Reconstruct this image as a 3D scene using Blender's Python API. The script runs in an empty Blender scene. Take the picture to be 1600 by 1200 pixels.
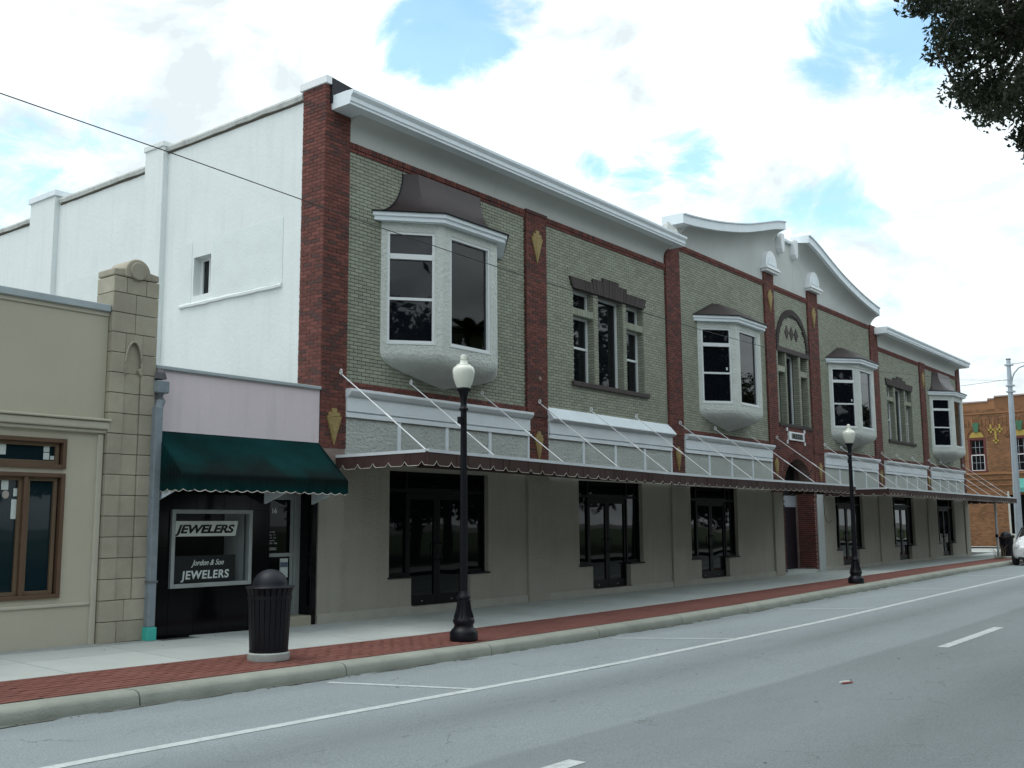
import bpy, math, random
import numpy as np
from mathutils import Matrix, Vector
random.seed(7)
rng = np.random.default_rng(11)
sc = bpy.context.scene
col = sc.collection
R = math.radians

# ------------------------------------------------------------------ camera
cd = bpy.data.cameras.new('camera'); cam = bpy.data.objects.new('camera', cd); col.objects.link(cam)
cd.sensor_width = 36.0; cd.lens = 36.322; cd.clip_end = 3000.0; cd.clip_start = 0.05
cr = Vector((0.614457, -0.788923, -0.006564)); cu = Vector((-0.102725, -0.088251, 0.990787)); cf = Vector((0.782234, 0.608122, 0.135269))
mw = Matrix.Identity(4)
for i in range(3):
    mw[i][0] = cr[i]; mw[i][1] = cu[i]; mw[i][2] = -cf[i]
mw[0][3], mw[1][3], mw[2][3] = -11.7102, -13.2670, 1.8
cam.matrix_world = mw
sc.camera = cam

# ------------------------------------------------------------------ world
SUN_EL, SUN_AZ = 70.0, 300.0            # elevation, compass azimuth from +y clockwise
w = bpy.data.worlds.new('World'); sc.world = w; w.use_nodes = True
nt = w.node_tree; nt.nodes.clear()
def wn(t, **k):
    n = nt.nodes.new(t)
    for a, b in k.items(): setattr(n, a, b)
    return n
def wl(a, b): nt.links.new(a, b)
wout = wn('ShaderNodeOutputWorld'); tc = wn('ShaderNodeTexCoord')
sky = wn('ShaderNodeTexSky', sky_type='NISHITA', sun_disc=False)
sky.sun_elevation = R(SUN_EL); sky.sun_rotation = R(SUN_AZ); sky.air_density = 1.0; sky.dust_density = 0.6; sky.ozone_density = 1.3
def wmath(op, a, b=None, clamp=False):
    n = wn('ShaderNodeMath', operation=op, use_clamp=clamp)
    for i, v in enumerate((a, b)):
        if v is None: continue
        if isinstance(v, (int, float)): n.inputs[i].default_value = v
        else: wl(v, n.inputs[i])
    return n.outputs[0]
nrm = wn('ShaderNodeVectorMath', operation='NORMALIZE'); wl(tc.outputs['Generated'], nrm.inputs[0])
D = nrm.outputs[0]
def wnoise(scale, detail, rough, dist=0.0, off=(0, 0, 0)):
    mp = wn('ShaderNodeMapping'); mp.inputs['Location'].default_value = off; mp.inputs['Scale'].default_value = (1, 1, 1.9)
    wl(D, mp.inputs['Vector'])
    n = wn('ShaderNodeTexNoise'); n.inputs['Scale'].default_value = scale; n.inputs['Detail'].default_value = detail
    n.inputs['Roughness'].default_value = rough; n.inputs['Distortion'].default_value = dist
    wl(mp.outputs[0], n.inputs['Vector']); return n.outputs['Fac']
n_big = wnoise(2.6, 2.0, 0.5, 0.2, (3.1, 7.7, 1.2))
n_edge = wnoise(9.0, 10.0, 0.66, 0.55, (1.4, 0.3, 5.5))
n_shade = wnoise(6.5, 9.0, 0.58, 0.4, (2.2, 5.2, 3.7))
GAPS = [(0.665, 0.596, 0.45, 0.050, 1.0), (0.655, 0.622, 0.429, 0.027, .8), (0.693, 0.577, 0.433, 0.030, .9), (0.86, 0.289, 0.421, 0.036, .8), (0.865, 0.31, 0.396, 0.030, .8), (0.876, 0.245, 0.416, 0.048, .95), (0.878, 0.263, 0.399, 0.030, .8), (0.818, 0.474, 0.326, 0.028, .7), (0.837, 0.437, 0.33, 0.033, .8), (0.788, 0.515, 0.338, 0.018, .6), (0.907, 0.314, 0.28, 0.040, .75), (0.889, 0.354, 0.289, 0.024, .6), (0.879, 0.388, 0.279, 0.024, .6), (0.935, 0.296, 0.195, 0.018, .6), (0.417, 0.86, 0.292, 0.060, .62), (0.48, 0.808, 0.341, 0.042, .45), (0.706, 0.537, 0.462, 0.020, .5)]
acc = None
for gx, gy, gz_, gr, gw in GAPS:
    v = Vector((gx, gy, gz_)).normalized()
    dn = wn('ShaderNodeVectorMath', operation='DISTANCE'); wl(D, dn.inputs[0]); dn.inputs[1].default_value = v
    mr = wn('ShaderNodeMapRange', interpolation_type='SMOOTHERSTEP'); mr.inputs['From Min'].default_value = gr * 2.25; mr.inputs['From Max'].default_value = 0.0
    mr.inputs['To Min'].default_value = 0.0; mr.inputs['To Max'].default_value = gw; wl(dn.outputs['Value'], mr.inputs['Value'])
    acc = mr.outputs[0] if acc is None else wmath('MAXIMUM', acc, mr.outputs[0])
bigb = wn('ShaderNodeMapRange'); bigb.inputs['From Min'].default_value = 0.40; bigb.inputs['From Max'].default_value = 0.26; bigb.inputs['To Max'].default_value = 0.8
wl(n_big, bigb.inputs['Value'])
s = wmath('MAXIMUM', acc, bigb.outputs[0])
s = wmath('ADD', s, wmath('MULTIPLY', wmath('SUBTRACT', n_edge, 0.5), 2.0))
blue = wn('ShaderNodeMapRange', interpolation_type='SMOOTHSTEP'); blue.inputs['From Min'].default_value = 0.24; blue.inputs['From Max'].default_value = 0.86; blue.inputs['To Max'].default_value = 0.90
wl(s, blue.inputs['Value'])
shade = wn('ShaderNodeMapRange'); shade.inputs['From Min'].default_value = 0.38; shade.inputs['From Max'].default_value = 0.60
shade.inputs['To Min'].default_value = 0.84; shade.inputs['To Max'].default_value = 1.46; wl(n_shade, shade.inputs['Value'])
ccol = wn('ShaderNodeVectorMath', operation='SCALE'); ccol.inputs[0].default_value = (0.90, 1.0, 1.04); wl(shade.outputs[0], ccol.inputs['Scale'])
scol = wn('ShaderNodeVectorMath', operation='MULTIPLY'); wl(sky.outputs[0], scol.inputs[0]); scol.inputs[1].default_value = (0.255, 0.305, 0.272)
mixw = wn('ShaderNodeMix', data_type='RGBA'); wl(blue.outputs[0], mixw.inputs[0]); wl(ccol.outputs[0], mixw.inputs[6]); wl(scol.outputs[0], mixw.inputs[7])
bg = wn('ShaderNodeBackground'); bg.inputs['Strength'].default_value = 1.0; wl(mixw.outputs[2], bg.inputs['Color']); wl(bg.outputs[0], wout.inputs['Surface'])

# ------------------------------------------------------------------ sun (behind cloud: soft)
sd = bpy.data.lights.new('sun', 'SUN'); sun = bpy.data.objects.new('sun', sd); col.objects.link(sun)
sd.energy = 1.3; sd.angle = R(30); sd.color = (1.0, 0.97, 0.92)
az, el = R(SUN_AZ), R(SUN_EL)
tosun = Vector((math.sin(az) * math.cos(el), math.cos(az) * math.cos(el), math.sin(el)))
sky.sun_rotation = az
sun.rotation_euler = tosun.to_track_quat('Z', 'Y').to_euler(); sun.location = (-20, -30, 40)

vs = sc.view_settings
vs.view_transform = 'Standard'; vs.look = 'None'; vs.exposure = 0.12; vs.gamma = 1.0; vs.use_curve_mapping = False
sc.cycles.use_denoising = True
sc.cycles.max_bounces = 8; sc.cycles.diffuse_bounces = 4; sc.cycles.glossy_bounces = 4; sc.cycles.transmission_bounces = 6; sc.cycles.transparent_max_bounces = 8

# ------------------------------------------------------------------ materials
MATS = {}
def mat(name, base, rough=0.8, var=0.10, vscale=3.0, bump=0.0, bscale=60.0, bdetail=4.0, stain=0.0, scol=(0.05, 0.045, 0.04), sscale=1.2, stretch=(1, 1, 1),
        metallic=0.0, spec=0.4, perpiece=0.0, fine=0.0, fscale=180.0, streak=0.0, piecedark=None, alpha=None, coat=0.0):
    if name in MATS: return MATS[name]
    m = bpy.data.materials.new(name); m.use_nodes = True; t = m.node_tree; N = t.nodes; b = N['Principled BSDF']
    L = t.links.new
    tcn = N.new('ShaderNodeTexCoord'); geo = N.new('ShaderNodeNewGeometry')
    P = geo.outputs['Position']
    def noise(sc_, det=4.0, ro=0.55, st=(1, 1, 1)):
        mp = N.new('ShaderNodeMapping'); mp.inputs['Scale'].default_value = st; L(P, mp.inputs['Vector'])
        n = N.new('ShaderNodeTexNoise'); n.inputs['Scale'].default_value = sc_; n.inputs['Detail'].default_value = det; n.inputs['Roughness'].default_value = ro
        L(mp.outputs[0], n.inputs['Vector']); return n.outputs['Fac']
    def mrange(f, a, b_, c, d):
        r = N.new('ShaderNodeMapRange'); r.inputs['From Min'].default_value = a; r.inputs['From Max'].default_value = b_; r.inputs['To Min'].default_value = c; r.inputs['To Max'].default_value = d
        L(f, r.inputs['Value']); return r.outputs[0]
    def mul(c, f):
        v = N.new('ShaderNodeVectorMath'); v.operation = 'SCALE'
        if isinstance(c, tuple): v.inputs[0].default_value = c[:3]
        else: L(c, v.inputs[0])
        L(f, v.inputs['Scale']); return v.outputs[0]
    c = tuple(base)
    c = mul(c, mrange(noise(vscale, 5.0, 0.6, stretch), 0.28, 0.72, 1 - var, 1 + var))
    if fine: c = mul(c, mrange(noise(fscale, 2.0, 0.7), 0.3, 0.7, 1 - fine, 1 + fine))
    if perpiece:
        at = N.new('ShaderNodeAttribute'); at.attribute_name = 'rnd'; oi = N.new('ShaderNodeObjectInfo')
        ad = N.new('ShaderNodeMath'); ad.operation = 'ADD'; L(at.outputs['Fac'], ad.inputs[0]); L(oi.outputs['Random'], ad.inputs[1])
        fr = N.new('ShaderNodeMath'); fr.operation = 'FRACT'; L(ad.outputs[0], fr.inputs[0])
        if piecedark is None:
            c = mul(c, mrange(fr.outputs[0], 0, 1, 1 - perpiece, 1 + perpiece))
        else:
            c = mul(c, mrange(fr.outputs[0], 0.0, 0.75, 1 + perpiece, 1 - perpiece))
            mx = N.new('ShaderNodeMix'); mx.data_type = 'RGBA'; L(mrange(fr.outputs[0], 0.80, 0.84, 0, 1), mx.inputs[0]); L(c, mx.inputs[6]); mx.inputs[7].default_value = (*piecedark, 1); c = mx.outputs[2]
    if stain:
        mx = N.new('ShaderNodeMix'); mx.data_type = 'RGBA'; L(mrange(noise(sscale, 7.0, 0.65, stretch), 0.50, 0.78, 0, stain), mx.inputs[0]); L(c, mx.inputs[6]); mx.inputs[7].default_value = (*scol, 1); c = mx.outputs[2]
    if streak:
        mx = N.new('ShaderNodeMix'); mx.data_type = 'RGBA'; L(mrange(noise(2.2, 5.0, 0.6, (2.6, 2.6, 0.22)), 0.50, 0.80, 0, streak), mx.inputs[0]); L(c, mx.inputs[6]); mx.inputs[7].default_value = (*scol, 1); c = mx.outputs[2]
    L(c, b.inputs['Base Color'])
    b.inputs['Roughness'].default_value = rough; b.inputs['Metallic'].default_value = metallic; b.inputs['Specular IOR Level'].default_value = spec
    if coat: b.inputs['Coat Weight'].default_value = coat; b.inputs['Coat Roughness'].default_value = 0.08
    if bump:
        bn = N.new('ShaderNodeBump'); bn.inputs['Strength'].default_value = min(1.0, bump); bn.inputs['Distance'].default_value = 0.02 if bump <= 1 else 0.02 * bump
        L(noise(bscale, bdetail, 0.6), bn.inputs['Height']); L(bn.outputs[0], b.inputs['Normal'])
    MATS[name] = m; return m

M = mat
white_paint = M('white_paint', (0.76, 0.83, 0.87), 0.55, 0.05, 2.0, 0.15, 40, stain=0.10, scol=(0.35, 0.35, 0.33), sscale=2.5)
white_cap = M('bright_white_paint', (0.80, 0.83, 0.85), 0.5, 0.03, 2.0)
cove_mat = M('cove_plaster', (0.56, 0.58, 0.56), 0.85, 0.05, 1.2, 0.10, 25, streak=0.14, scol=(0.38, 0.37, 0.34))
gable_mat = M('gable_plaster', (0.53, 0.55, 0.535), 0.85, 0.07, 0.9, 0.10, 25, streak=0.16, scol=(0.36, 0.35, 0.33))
side_white = M('side_wall_white', (0.74, 0.785, 0.785), 0.8, 0.035, 1.1, 0.30, 14, 6, streak=0.28, scol=(0.54, 0.58, 0.56))
patch_white = M('patched_white', (0.705, 0.765, 0.75), 0.85, 0.05, 2.0, 0.3, 20, 6)
stucco = M('stucco_cream', (0.61, 0.645, 0.61), 0.9, 0.07, 2.0, 2.2, 15, 6, streak=0.18, scol=(0.40, 0.42, 0.38))
stucco_panel = M('stucco_panel_grey', (0.50, 0.545, 0.515), 0.95, 0.08, 2.0, 2.6, 17, 6)
bay_frame = M('bay_frame_cream', (0.62, 0.66, 0.65), 0.6, 0.03)
plaster = M('ground_plaster', (0.345, 0.33, 0.28), 0.9, 0.06, 1.5, 1.3, 28, 5, streak=0.40, scol=(0.24, 0.23, 0.195))
plinth_mat = M('plinth_plaster', (0.37, 0.36, 0.315), 0.9, 0.10, 3.0, 0.4, 30, stain=0.3, scol=(0.16, 0.16, 0.13), sscale=6)
olive = M('olive_brick', (0.292, 0.308, 0.243), 0.75, 0.08, 1.3, 0.2, 90, perpiece=0.13, streak=0.22, scol=(0.21, 0.215, 0.165))
olive_mortar = M('olive_mortar', (0.095, 0.10, 0.08), 0.95, 0.15, 8.0)
red = M('red_brick', (0.150, 0.050, 0.040), 0.85, 0.15, 3.0, 0.25, 80, perpiece=0.24, piecedark=(0.085, 0.040, 0.036), stain=0.25, scol=(0.10, 0.05, 0.045), sscale=2.0)
red_mortar = M('red_mortar', (0.26, 0.20, 0.18), 0.95, 0.3, 5.0)
dark_brick = M('dark_brown_brick', (0.055, 0.042, 0.042), 0.75, 0.12, 4.0, 0.2, 70, perpiece=0.25)
dark_mortar = M('dark_mortar', (0.035, 0.03, 0.03), 0.95, 0.1)
gold = M('gold_terracotta', (0.34, 0.255, 0.105), 0.7, 0.15, 12.0, 0.5, 60, stain=0.35, scol=(0.18, 0.12, 0.05), sscale=14)
roof_brown = M('roof_brown_metal', (0.036, 0.022, 0.023), 0.46, 0.16, 2.2, 0.35, 3.5, 3, spec=0.5)
canopy_brown = M('canopy_brown', (0.046, 0.022, 0.019), 0.7, 0.2, 2.0, stain=0.4, scol=(0.03, 0.015, 0.014), sscale=2.0)
canopy_edge = M('canopy_edge_metal', (0.62, 0.66, 0.69), 0.4, 0.06, 3.0)
trim_white = M('trim_white', (0.56, 0.53, 0.47), 0.7, 0.05)
rod_white = M('rod_white', (0.78, 0.80, 0.82), 0.5, 0.04)
black_metal = M('black_metal', (0.006, 0.0065, 0.010), 0.42, 0.2, 6.0, spec=0.22)
bronze = M('dark_bronze_frame', (0.004, 0.004, 0.005), 0.4, 0.1, spec=0.15)
def glass_mat(name, base, rough=0.02, wave=0.015, ior=1.30):
    m = bpy.data.materials.new(name); m.use_nodes = True; b = m.node_tree.nodes['Principled BSDF']
    b.inputs['Base Color'].default_value = (*base, 1); b.inputs['Roughness'].default_value = rough; b.inputs['IOR'].default_value = ior; b.inputs['Specular IOR Level'].default_value = 0.5
    N = m.node_tree.nodes; g = N.new('ShaderNodeNewGeometry'); n = N.new('ShaderNodeTexNoise'); n.inputs['Scale'].default_value = 0.9; n.inputs['Detail'].default_value = 1.0
    m.node_tree.links.new(g.outputs['Position'], n.inputs['Vector']); bn = N.new('ShaderNodeBump'); bn.inputs['Strength'].default_value = wave; bn.inputs['Distance'].default_value = 0.3
    m.node_tree.links.new(n.outputs['Fac'], bn.inputs['Height']); m.node_tree.links.new(bn.outputs[0], b.inputs['Normal']); return m
glass = glass_mat('window_glass', (0.003, 0.004, 0.005), ior=1.28)
glass_up = glass_mat('upper_window_glass', (0.005, 0.006, 0.009), ior=1.45)
def clear_glass(name):
    m = bpy.data.materials.new(name); m.use_nodes = True; t = m.node_tree; N = t.nodes; out = N['Material Output']; N.remove(N['Principled BSDF'])
    tr = N.new('ShaderNodeBsdfTransparent'); tr.inputs[0].default_value = (0.92, 0.95, 0.95, 1); gl = N.new('ShaderNodeBsdfGlossy'); gl.inputs['Roughness'].default_value = 0.02
    fr = N.new('ShaderNodeFresnel'); fr.inputs[0].default_value = 1.15; mx = N.new('ShaderNodeMixShader')
    t.links.new(fr.outputs[0], mx.inputs[0]); t.links.new(tr.outputs[0], mx.inputs[1]); t.links.new(gl.outputs[0], mx.inputs[2]); t.links.new(mx.outputs[0], out.inputs['Surface']); return m
show_glass = clear_glass('display_glass')
def tinted_glass(name, tint, ior):
    m = clear_glass(name); N = m.node_tree.nodes
    for n in N:
        if n.type == 'BSDF_TRANSPARENT': n.inputs[0].default_value = (*tint, 1)
        if n.type == 'FRESNEL': n.inputs[0].default_value = ior
    return m
bay_glass = tinted_glass('bay_glass', (0.62, 0.66, 0.70), 1.42)
curtain_m = M('curtain_cloth', (0.34, 0.27, 0.17), 0.9, 0.15, 6.0)
white_vinyl = M('white_window_frame', (0.72, 0.75, 0.76), 0.45, 0.03)
pink = M('pink_painted_wall', (0.69, 0.61, 0.645), 0.8, 0.035, 1.6, 0.15, 18, 5, streak=0.38, scol=(0.52, 0.48, 0.50))
tan = M('tan_plaster', (0.445, 0.42, 0.335), 0.85, 0.04, 1.0, 0.15, 30, streak=0.12, scol=(0.27, 0.26, 0.21))
tan_trim = M('tan_trim', (0.46, 0.44, 0.36), 0.8, 0.05)
stone = M('tan_stone_block', (0.345, 0.318, 0.25), 0.8, 0.10, 3.0, 0.2, 40, perpiece=0.10, stain=0.45, scol=(0.19, 0.175, 0.135), sscale=2.4)
joint_dark = M('dark_joint', (0.11, 0.095, 0.072), 0.95)
brown_frame = M('brown_window_frame', (0.105, 0.062, 0.040), 0.5, 0.12, 6.0)
coping_metal = M('grey_coping', (0.36, 0.42, 0.44), 0.55, 0.12, 2.0, stain=0.4, scol=(0.15, 0.16, 0.16), sscale=4)
roof_gravel = M('roof_gravel', (0.17, 0.17, 0.16), 0.95, 0.1, 1.0)
coping_old = M('old_coping', (0.50, 0.52, 0.50), 0.8, 0.15, 2.0, stain=0.55, scol=(0.10, 0.10, 0.10), sscale=5)
def canvas_mat():
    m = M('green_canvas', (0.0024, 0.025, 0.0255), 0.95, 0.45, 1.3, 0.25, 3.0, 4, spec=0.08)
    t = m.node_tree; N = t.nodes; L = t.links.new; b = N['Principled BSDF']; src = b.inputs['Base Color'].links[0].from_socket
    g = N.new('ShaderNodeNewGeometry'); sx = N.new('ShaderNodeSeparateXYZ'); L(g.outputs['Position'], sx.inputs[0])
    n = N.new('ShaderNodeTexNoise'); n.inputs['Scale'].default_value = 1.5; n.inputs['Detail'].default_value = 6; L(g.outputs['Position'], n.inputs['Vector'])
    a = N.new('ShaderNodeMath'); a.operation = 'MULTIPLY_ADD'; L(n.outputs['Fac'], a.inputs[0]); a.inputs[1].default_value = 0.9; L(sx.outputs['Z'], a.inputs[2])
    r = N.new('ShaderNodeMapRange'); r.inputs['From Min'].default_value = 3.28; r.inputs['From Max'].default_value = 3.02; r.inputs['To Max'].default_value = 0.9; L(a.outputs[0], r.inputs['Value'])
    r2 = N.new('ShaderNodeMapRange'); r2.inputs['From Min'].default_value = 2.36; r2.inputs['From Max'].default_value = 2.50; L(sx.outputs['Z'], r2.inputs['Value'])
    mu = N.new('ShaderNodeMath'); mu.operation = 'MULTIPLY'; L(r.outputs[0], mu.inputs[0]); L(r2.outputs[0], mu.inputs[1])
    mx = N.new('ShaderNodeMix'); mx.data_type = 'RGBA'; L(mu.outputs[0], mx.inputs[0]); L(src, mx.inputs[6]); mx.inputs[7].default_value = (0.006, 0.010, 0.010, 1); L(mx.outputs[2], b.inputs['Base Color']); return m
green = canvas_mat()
black_tile = M('black_glass_tile', (0.0025, 0.0025, 0.004), 0.10, 0.3, 3.0, spec=0.16, perpiece=0.2)
alum = M('aluminium_frame', (0.33, 0.36, 0.36), 0.42, 0.08, 5.0, metallic=0.35)
sign_white = M('sign_board_white', (0.85, 0.88, 0.82), 0.6, 0.06)
letter_black = M('letter_black', (0.008, 0.008, 0.008), 0.6)
letter_white = M('letter_white', (0.85, 0.88, 0.88), 0.6)
interior_grey = M('interior_grey', (0.60, 0.63, 0.64), 0.8, 0.05)
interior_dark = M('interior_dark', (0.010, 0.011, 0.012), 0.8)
paper = M('paper_notice', (0.55, 0.62, 0.60), 0.8, 0.1, 20)
paper_blue = M('paper_notice_blue', (0.10, 0.13, 0.20), 0.8, 0.1, 20)
pipe_grey = M('drainpipe_grey', (0.21, 0.25, 0.28), 0.5, 0.12, 6.0, stain=0.4, scol=(0.10, 0.09, 0.08), sscale=9)
pipe_teal = M('teal_pipe_socket', (0.05, 0.42, 0.36), 0.5, 0.08)
concrete = M('sidewalk_concrete', (0.40, 0.432, 0.415), 0.92, 0.09, 0.9, 0.3, 60, perpiece=0.05, stain=0.28, scol=(0.30, 0.32, 0.30), sscale=1.3, fine=0.06, fscale=140)
concrete_old = M('exposed_aggregate', (0.30, 0.32, 0.31), 0.95, 0.12, 3.0, 0.6, 80, fine=0.25, fscale=70)
kerb_mat = M('kerb_concrete', (0.262, 0.278, 0.242), 0.92, 0.12, 2.2, 0.35, 45, stain=0.5, scol=(0.15, 0.155, 0.13), sscale=1.6, fine=0.08, perpiece=0.06)
paver = M('brick_paver', (0.170, 0.062, 0.049), 0.9, 0.14, 1.5, 0.3, 90, perpiece=0.06, stain=0.35, scol=(0.135, 0.07, 0.06), sscale=1.5)
paver_joint = M('paver_joint_sand', (0.13, 0.055, 0.046), 0.95, 0.2, 5)
def asphalt_mat():
    m = M('asphalt', (0.242, 0.277, 0.288), 0.88, 0.08, 0.45, 0.55, 120, 3, stain=0.30, scol=(0.165, 0.185, 0.19), sscale=0.5, stretch=(0.35, 1.3, 1), fine=0.24, fscale=60, spec=0.25)
    t = m.node_tree; N = t.nodes; L = t.links.new; b = N['Principled BSDF']
    src = b.inputs['Base Color'].links[0].from_socket
    g = N.new('ShaderNodeNewGeometry'); sx = N.new('ShaderNodeSeparateXYZ'); L(g.outputs['Position'], sx.inputs[0])
    n = N.new('ShaderNodeTexNoise'); n.inputs['Scale'].default_value = 1.2; n.inputs['Detail'].default_value = 5; L(g.outputs['Position'], n.inputs['Vector'])
    yo = N.new('ShaderNodeMath'); yo.operation = 'MULTIPLY_ADD'; L(n.outputs['Fac'], yo.inputs[0]); yo.inputs[1].default_value = 0.10; L(sx.outputs['Y'], yo.inputs[2])
    # paving lanes: a lighter parking lane, a worn wheel path band, a darker outer lane pass
    cr_ = N.new('ShaderNodeValToRGB'); mr = N.new('ShaderNodeMapRange'); mr.inputs['From Min'].default_value = -12.4; mr.inputs['From Max'].default_value = -3.6; L(yo.outputs[0], mr.inputs['Value']); L(mr.outputs[0], cr_.inputs[0])
    def pos(y): return (y + 12.4) / 8.8
    e = cr_.color_ramp.elements; e[0].position = 0; e[0].color = (0.80, 0.80, 0.82, 1); e[1].position = 1; e[1].color = (1.0, 1.0, 0.97, 1)
    for y, v in ((-10.2, .74), (-9.3, .86), (-8.05, .82), (-7.98, .99), (-7.3, .96), (-6.6, .78), (-6.1, .93), (-5.75, 1.06), (-4.2, 1.08), (-3.85, .92)):
        k = e.new(pos(y)); k.color = (v, v, v, 1)
    mx = N.new('ShaderNodeVectorMath'); mx.operation = 'MULTIPLY'; L(src, mx.inputs[0]); L(cr_.outputs[0], mx.inputs[1])
    # tar crumbs and small ravelled pits
    v2 = N.new('ShaderNodeTexNoise'); v2.inputs['Scale'].default_value = 7.0; v2.inputs['Detail'].default_value = 6; v2.inputs['Roughness'].default_value = 0.7
    mp = N.new('ShaderNodeMapping'); mp.inputs['Scale'].default_value = (0.45, 1.5, 1); L(g.outputs['Position'], mp.inputs['Vector']); L(mp.outputs[0], v2.inputs['Vector'])
    th = N.new('ShaderNodeMapRange'); th.inputs['From Min'].default_value = 0.60; th.inputs['From Max'].default_value = 0.68; th.inputs['To Max'].default_value = 0.62; L(v2.outputs['Fac'], th.inputs['Value'])
    mc = N.new('ShaderNodeMix'); mc.data_type = 'RGBA'; L(th.outputs[0], mc.inputs[0]); L(mx.outputs[0], mc.inputs[6]); mc.inputs[7].default_value = (0.085, 0.09, 0.088, 1)
    # ravelled band in the near wheel path: the crumbs thicken there
    bd = N.new('ShaderNodeMapRange'); bd.interpolation_type = 'SMOOTHSTEP'; bd.inputs['From Min'].default_value = 0.75; bd.inputs['From Max'].default_value = 0.0; bd.inputs['To Min'].default_value = 0.25; bd.inputs['To Max'].default_value = 1.0
    ab = N.new('ShaderNodeMath'); ab.operation = 'ABSOLUTE'; sb_ = N.new('ShaderNodeMath'); sb_.operation = 'ADD'; sb_.inputs[1].default_value = 6.75; L(yo.outputs[0], sb_.inputs[0]); L(sb_.outputs[0], ab.inputs[0]); L(ab.outputs[0], bd.inputs['Value'])
    mm = N.new('ShaderNodeMath'); mm.operation = 'MULTIPLY'; L(bd.outputs[0], mm.inputs[0]); L(th.outputs[0], mm.inputs[1]); L(mm.outputs[0], mc.inputs[0])
    # hairline cracks
    vo = N.new('ShaderNodeTexVoronoi'); vo.feature = 'DISTANCE_TO_EDGE'; vo.inputs['Scale'].default_value = 0.42; wv = N.new('ShaderNodeTexNoise'); wv.inputs['Scale'].default_value = 1.7; wv.inputs['Detail'].default_value = 6
    L(g.outputs['Position'], wv.inputs['Vector']); va = N.new('ShaderNodeVectorMath'); va.operation = 'ADD'; sc2 = N.new('ShaderNodeVectorMath'); sc2.operation = 'SCALE'; sc2.inputs['Scale'].default_value = 0.9; L(wv.outputs['Color'], sc2.inputs[0]); L(g.outputs['Position'], va.inputs[0]); L(sc2.outputs[0], va.inputs[1]); L(va.outputs[0], vo.inputs['Vector'])
    ck = N.new('ShaderNodeMapRange'); ck.inputs['From Min'].default_value = 0.006; ck.inputs['From Max'].default_value = 0.0; ck.inputs['To Max'].default_value = 0.5; L(vo.outputs['Distance'], ck.inputs['Value'])
    gate = N.new('ShaderNodeMapRange'); gate.inputs['From Min'].default_value = 0.50; gate.inputs['From Max'].default_value = 0.60; L(n.outputs['Fac'], gate.inputs['Value'])
    gm = N.new('ShaderNodeMath'); gm.operation = 'MULTIPLY'; L(ck.outputs[0], gm.inputs[0]); L(gate.outputs[0], gm.inputs[1])
    mk = N.new('ShaderNodeMix'); mk.data_type = 'RGBA'; L(gm.outputs[0], mk.inputs[0]); L(mc.outputs[2], mk.inputs[6]); mk.inputs[7].default_value = (0.06, 0.062, 0.06, 1)
    L(mk.outputs[2], b.inputs['Base Color']); return m
asphalt = asphalt_mat()
def paint_mat():
    m = M('road_paint', (0.48, 0.52, 0.52), 0.85, 0.12, 3.0, 0.3, 120, stain=0.95, scol=(0.25, 0.285, 0.295), sscale=11.0, fine=0.16, fscale=70); return m
road_paint = paint_mat()
grass = M('lawn_grass', (0.055, 0.085, 0.028), 0.95, 0.3, 2.0, 0.6, 30)
earth = M('earth', (0.20, 0.20, 0.18), 0.95, 0.15, 0.3)
bark = M('bark', (0.085, 0.072, 0.058), 0.95, 0.25, 6.0, 0.8, 18)
def leaf_mat(name, c, tr=0.3):
    m = M(name, c, 0.6, 0.30, 0.9, perpiece=0.35)
    t = m.node_tree; N = t.nodes; b = N['Principled BSDF']; out = N['Material Output']
    tl = N.new('ShaderNodeBsdfTranslucent'); t.links.new(b.inputs['Base Color'].links[0].from_socket, tl.inputs[0])
    mx = N.new('ShaderNodeMixShader'); mx.inputs[0].default_value = tr; t.links.new(b.outputs[0], mx.inputs[1]); t.links.new(tl.outputs[0], mx.inputs[2]); t.links.new(mx.outputs[0], out.inputs['Surface']); return m
oak_leaf = leaf_mat('oak_leaf', (0.028, 0.040, 0.020), 0.22)
palm_leaf = leaf_mat('palm_leaf', (0.05, 0.075, 0.025), 0.2)
dry_leaf = M('dry_stem', (0.16, 0.14, 0.09), 0.9, 0.2)
orange = M('orange_brick_wall', (0.235, 0.116, 0.056), 0.9, 0.14, 1.5, 0.3, 60, perpiece=0.30, stain=0.4, scol=(0.17, 0.09, 0.055), sscale=1.2)
orange_mortar = M('orange_mortar', (0.29, 0.21, 0.15), 0.95, 0.2, 4)
yellow = M('yellow_terracotta', (0.40, 0.29, 0.065), 0.6, 0.06)
keygreen = M('green_keystone', (0.05, 0.15, 0.085), 0.6, 0.06)
maroon = M('maroon_frame', (0.13, 0.035, 0.028), 0.6, 0.08)
teal = M('teal_canvas', (0.09, 0.33, 0.29), 0.7, 0.06)
pale_block = M('pale_block', (0.52, 0.52, 0.47), 0.9, 0.06)
steel = M('galvanised_steel', (0.42, 0.48, 0.53), 0.45, 0.08, 3.0, metallic=0.3)
car_white = M('car_white_paint', (0.66, 0.68, 0.69), 0.22, 0.01, coat=0.8)
car_dark = M('car_black_trim', (0.012, 0.012, 0.013), 0.5)
tyre_m = M('tyre_rubber', (0.018, 0.018, 0.018), 0.9)
rim_m = M('rim_alloy', (0.35, 0.36, 0.37), 0.3, metallic=0.8)
lamp_lens = M('headlamp_lens', (0.55, 0.58, 0.60), 0.12)
litter_red = M('litter_red', (0.32, 0.08, 0.07), 0.6, 0.1); litter_white = M('litter_white', (0.62, 0.62, 0.60), 0.7)
wire_m = M('wire_black', (0.02, 0.02, 0.022), 0.6)
black_sheet = M('black_sheeting', (0.012, 0.013, 0.018), 0.6)
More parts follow.
